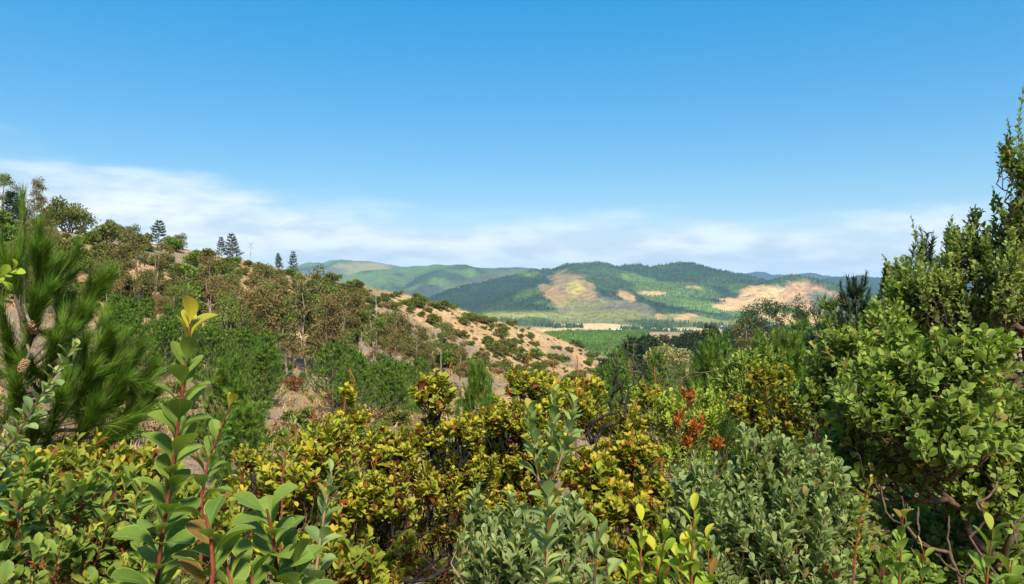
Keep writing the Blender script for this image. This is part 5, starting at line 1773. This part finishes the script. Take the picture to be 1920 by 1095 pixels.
bare_branches('burnt_shrub', 'black burnt leafless shrub with many fine branches right of centre', (1095, 4.8),
              [(u_, v_, d_ - 1.2) for u_, v_, d_ in ((1158, 690, 6.0), (1170, 715, 6.1), (1140, 700, 5.9), (1128, 745, 6.0), (1150, 735, 6.0), (1112, 790, 6.0), (1182, 735, 6.1), (1120, 770, 5.9), (1165, 760, 6.0), (1105, 820, 6.0), (1135, 800, 6.1), (1190, 700, 6.2), (1205, 672, 6.2), (1150, 668, 6.0))],
              'bark_burnt', 71, 0.0036)
bare_branches('dead_shrub', 'thin grey bare branches rising before the pale mop headed tree', (1195, 11),
              [(1178, 640, 11), (1150, 655, 11), (1196, 690, 11), (1165, 668, 11), (1140, 640, 11.2), (1188, 665, 11)], 'bark', 72, 0.0030, 0.32)
bare_branches('dead_shrub', 'grey bare spreading branches in front of the wood', (1255, 12),
              [(1262, 672, 12), (1300, 680, 12), (1290, 665, 12.2), (1250, 690, 12), (1330, 690, 12), (1380, 675, 12.3), (1270, 700, 12), (1350, 668, 12.5)], 'bark', 73, 0.0028, 0.32)
bare_branches('dead_shrub', 'grey leafless branches sprawling under the big green shrub at right', (1960, 2.7),
              [(1720, 960, 2.5), (1780, 985, 2.5), (1840, 950, 2.6), (1690, 930, 2.6), (1760, 1040, 2.4), (1830, 1050, 2.4), (1900, 990, 2.5), (1640, 900, 2.7), (1870, 880, 2.8)], 'stem_brown', 74, 0.003, 0.34, jit=0.025, stems=4)
bare_branches('dead_shrub', 'thin black dead stem between the orange tipped shoot and the leaf rosette', (455, 1.6), [(468, 885, 1.6), (458, 930, 1.6), (475, 880, 1.62)], 'bark_burnt', 75, 0.0022, 0.3)
bare_branches('dead_shrub', 'pale fallen twigs showing under the centre shrub', (700, 3.6), [(650, 985, 3.5), (690, 1000, 3.5), (720, 960, 3.6), (840, 990, 3.5), (800, 1040, 3.4), (660, 1040, 3.5)], 'bark_dead', 76, 0.003, 0.3)

# ---- the near pine at the left edge
def near_pine():
    r = np.random.default_rng(81)
    d = 4.2
    root = foot_at(38, d)
    top = P(42, 372, d)
    n = 14
    tr = spline([root - np.array([0, 0, .05]), root * .5 + top * .5 + np.array([.02, 0, 0]), top], n)
    polys = [(tr, np.linspace(0.045, 0.008, n))]
    Lv = Leaves()

    def brush(pts, k, ln, fwd=0.8):
        pl = spline(pts, 16)
        tg = unit(np.gradient(pl, axis=0))
        t = r.random(k) ** 0.8
        s = np.linspace(0, 1, 16)
        p = np.stack([np.interp(t, s, pl[:, i]) for i in range(3)], -1)
        a = unit(np.stack([np.interp(t, s, tg[:, i]) for i in range(3)], -1))
        rd = unit(np.cross(a, r.normal(0, 1, (k, 3))))
        y = unit(a * r.uniform(fwd * 0.7, fwd * 1.5, (k, 1)) + rd * r.uniform(0.2, 0.55, (k, 1)) - np.array([0, 0, 0.06]))
        Lv.add(p, y, rd + r.normal(0, .3, (k, 3)), ln * r.uniform(0.75, 1.15, k), 0.021, (r.random(k) < 0.04) * 0.6)
        polys.append((pl[::3], np.linspace(0.010, 0.004, len(pl[::3]))))
    arms = [  # tip of each branch as seen, and where it leaves the trunk (height on the photograph)
        ((188, 522, 4.1), 690), ((150, 585, 4.0), 700), ((112, 495, 4.3), 620), ((262, 655, 4.0), 790), ((283, 690, 4.1), 800), ((205, 625, 3.9), 730), ((85, 470, 4.0), 600), ((20, 500, 4.1), 600),
        ((-30, 520, 4.2), 640), ((230, 715, 3.8), 800), ((170, 690, 3.7), 790), ((100, 640, 3.6), 740), ((15, 630, 3.7), 730), ((-60, 640, 4.0), 740), ((255, 770, 3.9), 850), ((180, 760, 3.7), 850), ((110, 740, 3.5), 850),
        ((30, 720, 3.6), 830), ((-50, 740, 3.8), 840), ((130, 560, 4.5), 680), ((65, 560, 3.7), 660), ((220, 690, 4.5), 780), ((160, 640, 4.5), 760), ((290, 740, 4.4), 830), ((-90, 560, 4.3), 680), ((60, 800, 3.5), 880), ((200, 820, 3.8), 890)]
    for (u, v, dd), v0 in arms:
        tip = P(u, v, dd)
        z0 = (CY - v0) / FPX * d
        t = np.clip((z0 - root[2]) / (top[2] - root[2]), 0.02, 1)
        base = np.array([np.interp(t, np.linspace(0, 1, n), tr[:, i]) for i in range(3)])
        mid = base * 0.4 + tip * 0.6 - np.array([0, 0, 0.16 * np.linalg.norm(tip - base)])
        polys.append((spline([base, base * .6 + mid * .4, mid], 8), np.linspace(0.016, 0.010, 8)))
        brush([mid, mid * 0.35 + tip * 0.65 - np.array([0, 0, .03]), tip], 820, 0.125)
        for q in range(3):
            s = mid * (1 - .3 * q) + tip * .3 * q
            e = s + unit(tip - mid + r.normal(0, 0.6, 3) * np.linalg.norm(tip - mid) + np.array([0, 0, .15])) * r.uniform(0.16, 0.3)
            brush([s, (s + e) / 2 - np.array([0, 0, .02]), e], 340, 0.12)
    brush([tr[-6], tr[-3], top], 1500, 0.11, 1.3)
    e = link('pine_tree', None, None, root)
    tag(e, 'big young pine with long soft needles and cones at the left edge', 'pine tree')
    link('trunk', tubes_mesh('trunk', polys, [M['bark']], root, 6), e)
    f = link('needles', leaves_mesh('needles', Lv.arrays(), 'bent_needle', [M['pine']], root, False, r), e)
    f['kind'] = 'stuff'
    for (u, v, dd, s, tl) in ((60, 612, 3.62, 0.036, 0.6), (45, 684, 3.55, 0.038, -0.2)):
        # overlapping scales in spirals on an egg shaped core
        c0 = P(u, v, dd)
        S = Leaves()
        kk = 90
        t = (np.arange(kk) + .5) / kk
        ph = np.arange(kk) * 2.39996
        ax = unit(np.array([tl, -0.3, -0.8]))
        e1 = unit(np.cross(ax, np.array([0, 1, .2])))
        e2 = np.cross(ax, e1)
        rad = s * 0.55 * np.sqrt(np.clip(1 - (2 * t - 0.9) ** 2 / 1.25, 0.02, 1))
        rd = np.cos(ph)[:, None] * e1 + np.sin(ph)[:, None] * e2
        S.add(c0 + ax * ((t - .5) * 1.7 * s)[:, None] + rd * rad[:, None] * 0.55, unit(rd + ax * 0.55), -ax + rd, s * 0.42, 1.0)
        cone = link('cone', leaves_mesh('cone', S.arrays(), 'coarse', [M['cone']], root, True, r), e)
        link('stalk', tubes_mesh('stalk', [(np.array([c0 - ax * s * .8, c0 - ax * s * 1.6, np.array([tr[7][0], tr[7][1], c0[2] + 0.1])]), np.array([.008, .007, .006])),
                                          (np.array([c0 - ax * s * .8, c0, c0 + ax * s * .8]), np.array([s * .25, s * .45, s * .1]))], [M['bark']], root, 6), cone)
    return e


near_pine()
# other near young pines
for (u, d, vt, wx, seed, lab) in ((455, 15, 775, 1.0, 911, 'soft bright green young pine below the bare track'), (430, 24, 690, 0.8, 912, 'pale hazy young pine behind the tall red stemmed shoot'),
                                  (895, 24, 700, 0.55, 913, 'dark green young pine with upright candles behind the centre shrubs'), (915, 18, 760, 0.7, 914, 'bright young pine with long upright needles behind the centre shrubs'),
                                  (640, 12, 860, 0.9, 915, 'bright young pine half hidden left of the centre shrub'), (1480, 22, 640, 0.7, 916, 'bright green pine behind the leafy right hand shrubs'), (1330, 26, 668, 0.7, 917, 'green pine in front of the wood above the lime shrub')):
    f = foot_at(u, d)
    hh = (CY - vt) / FPX * d - f[2]
    plant('pine_tree', gen_pine(seed, 'pine', 8, 0.36, 2.2, 0.95, 0.085, 60, 0.06), f, (hh * wx, hh * wx, hh), lab, 'pine tree')

# ------------------------------------------------------------------ the air between here and the far hills
HAZE_DENSITY = 6.2e-5
hz = boxm('haze', (0, 4000, 180), (30000, 24400, 900), W_WHITE)
hz.materials.clear()
hm = bpy.data.materials.new('haze')
hm.use_nodes = True
hm.node_tree.nodes.clear()
ho = hm.node_tree.nodes.new('ShaderNodeOutputMaterial')
hv = hm.node_tree.nodes.new('ShaderNodeVolumePrincipled')
hv.inputs['Color'].default_value = (0.45, 0.72, 1.0, 1)
hv.inputs['Density'].default_value = HAZE_DENSITY
hv.inputs['Anisotropy'].default_value = 0.0
hm.node_tree.links.new(hv.outputs[0], ho.inputs['Volume'])
hz.materials.append(hm)
tag(link('haze', hz), 'thin blue haze between the camera and the far hills', kind='stuff')
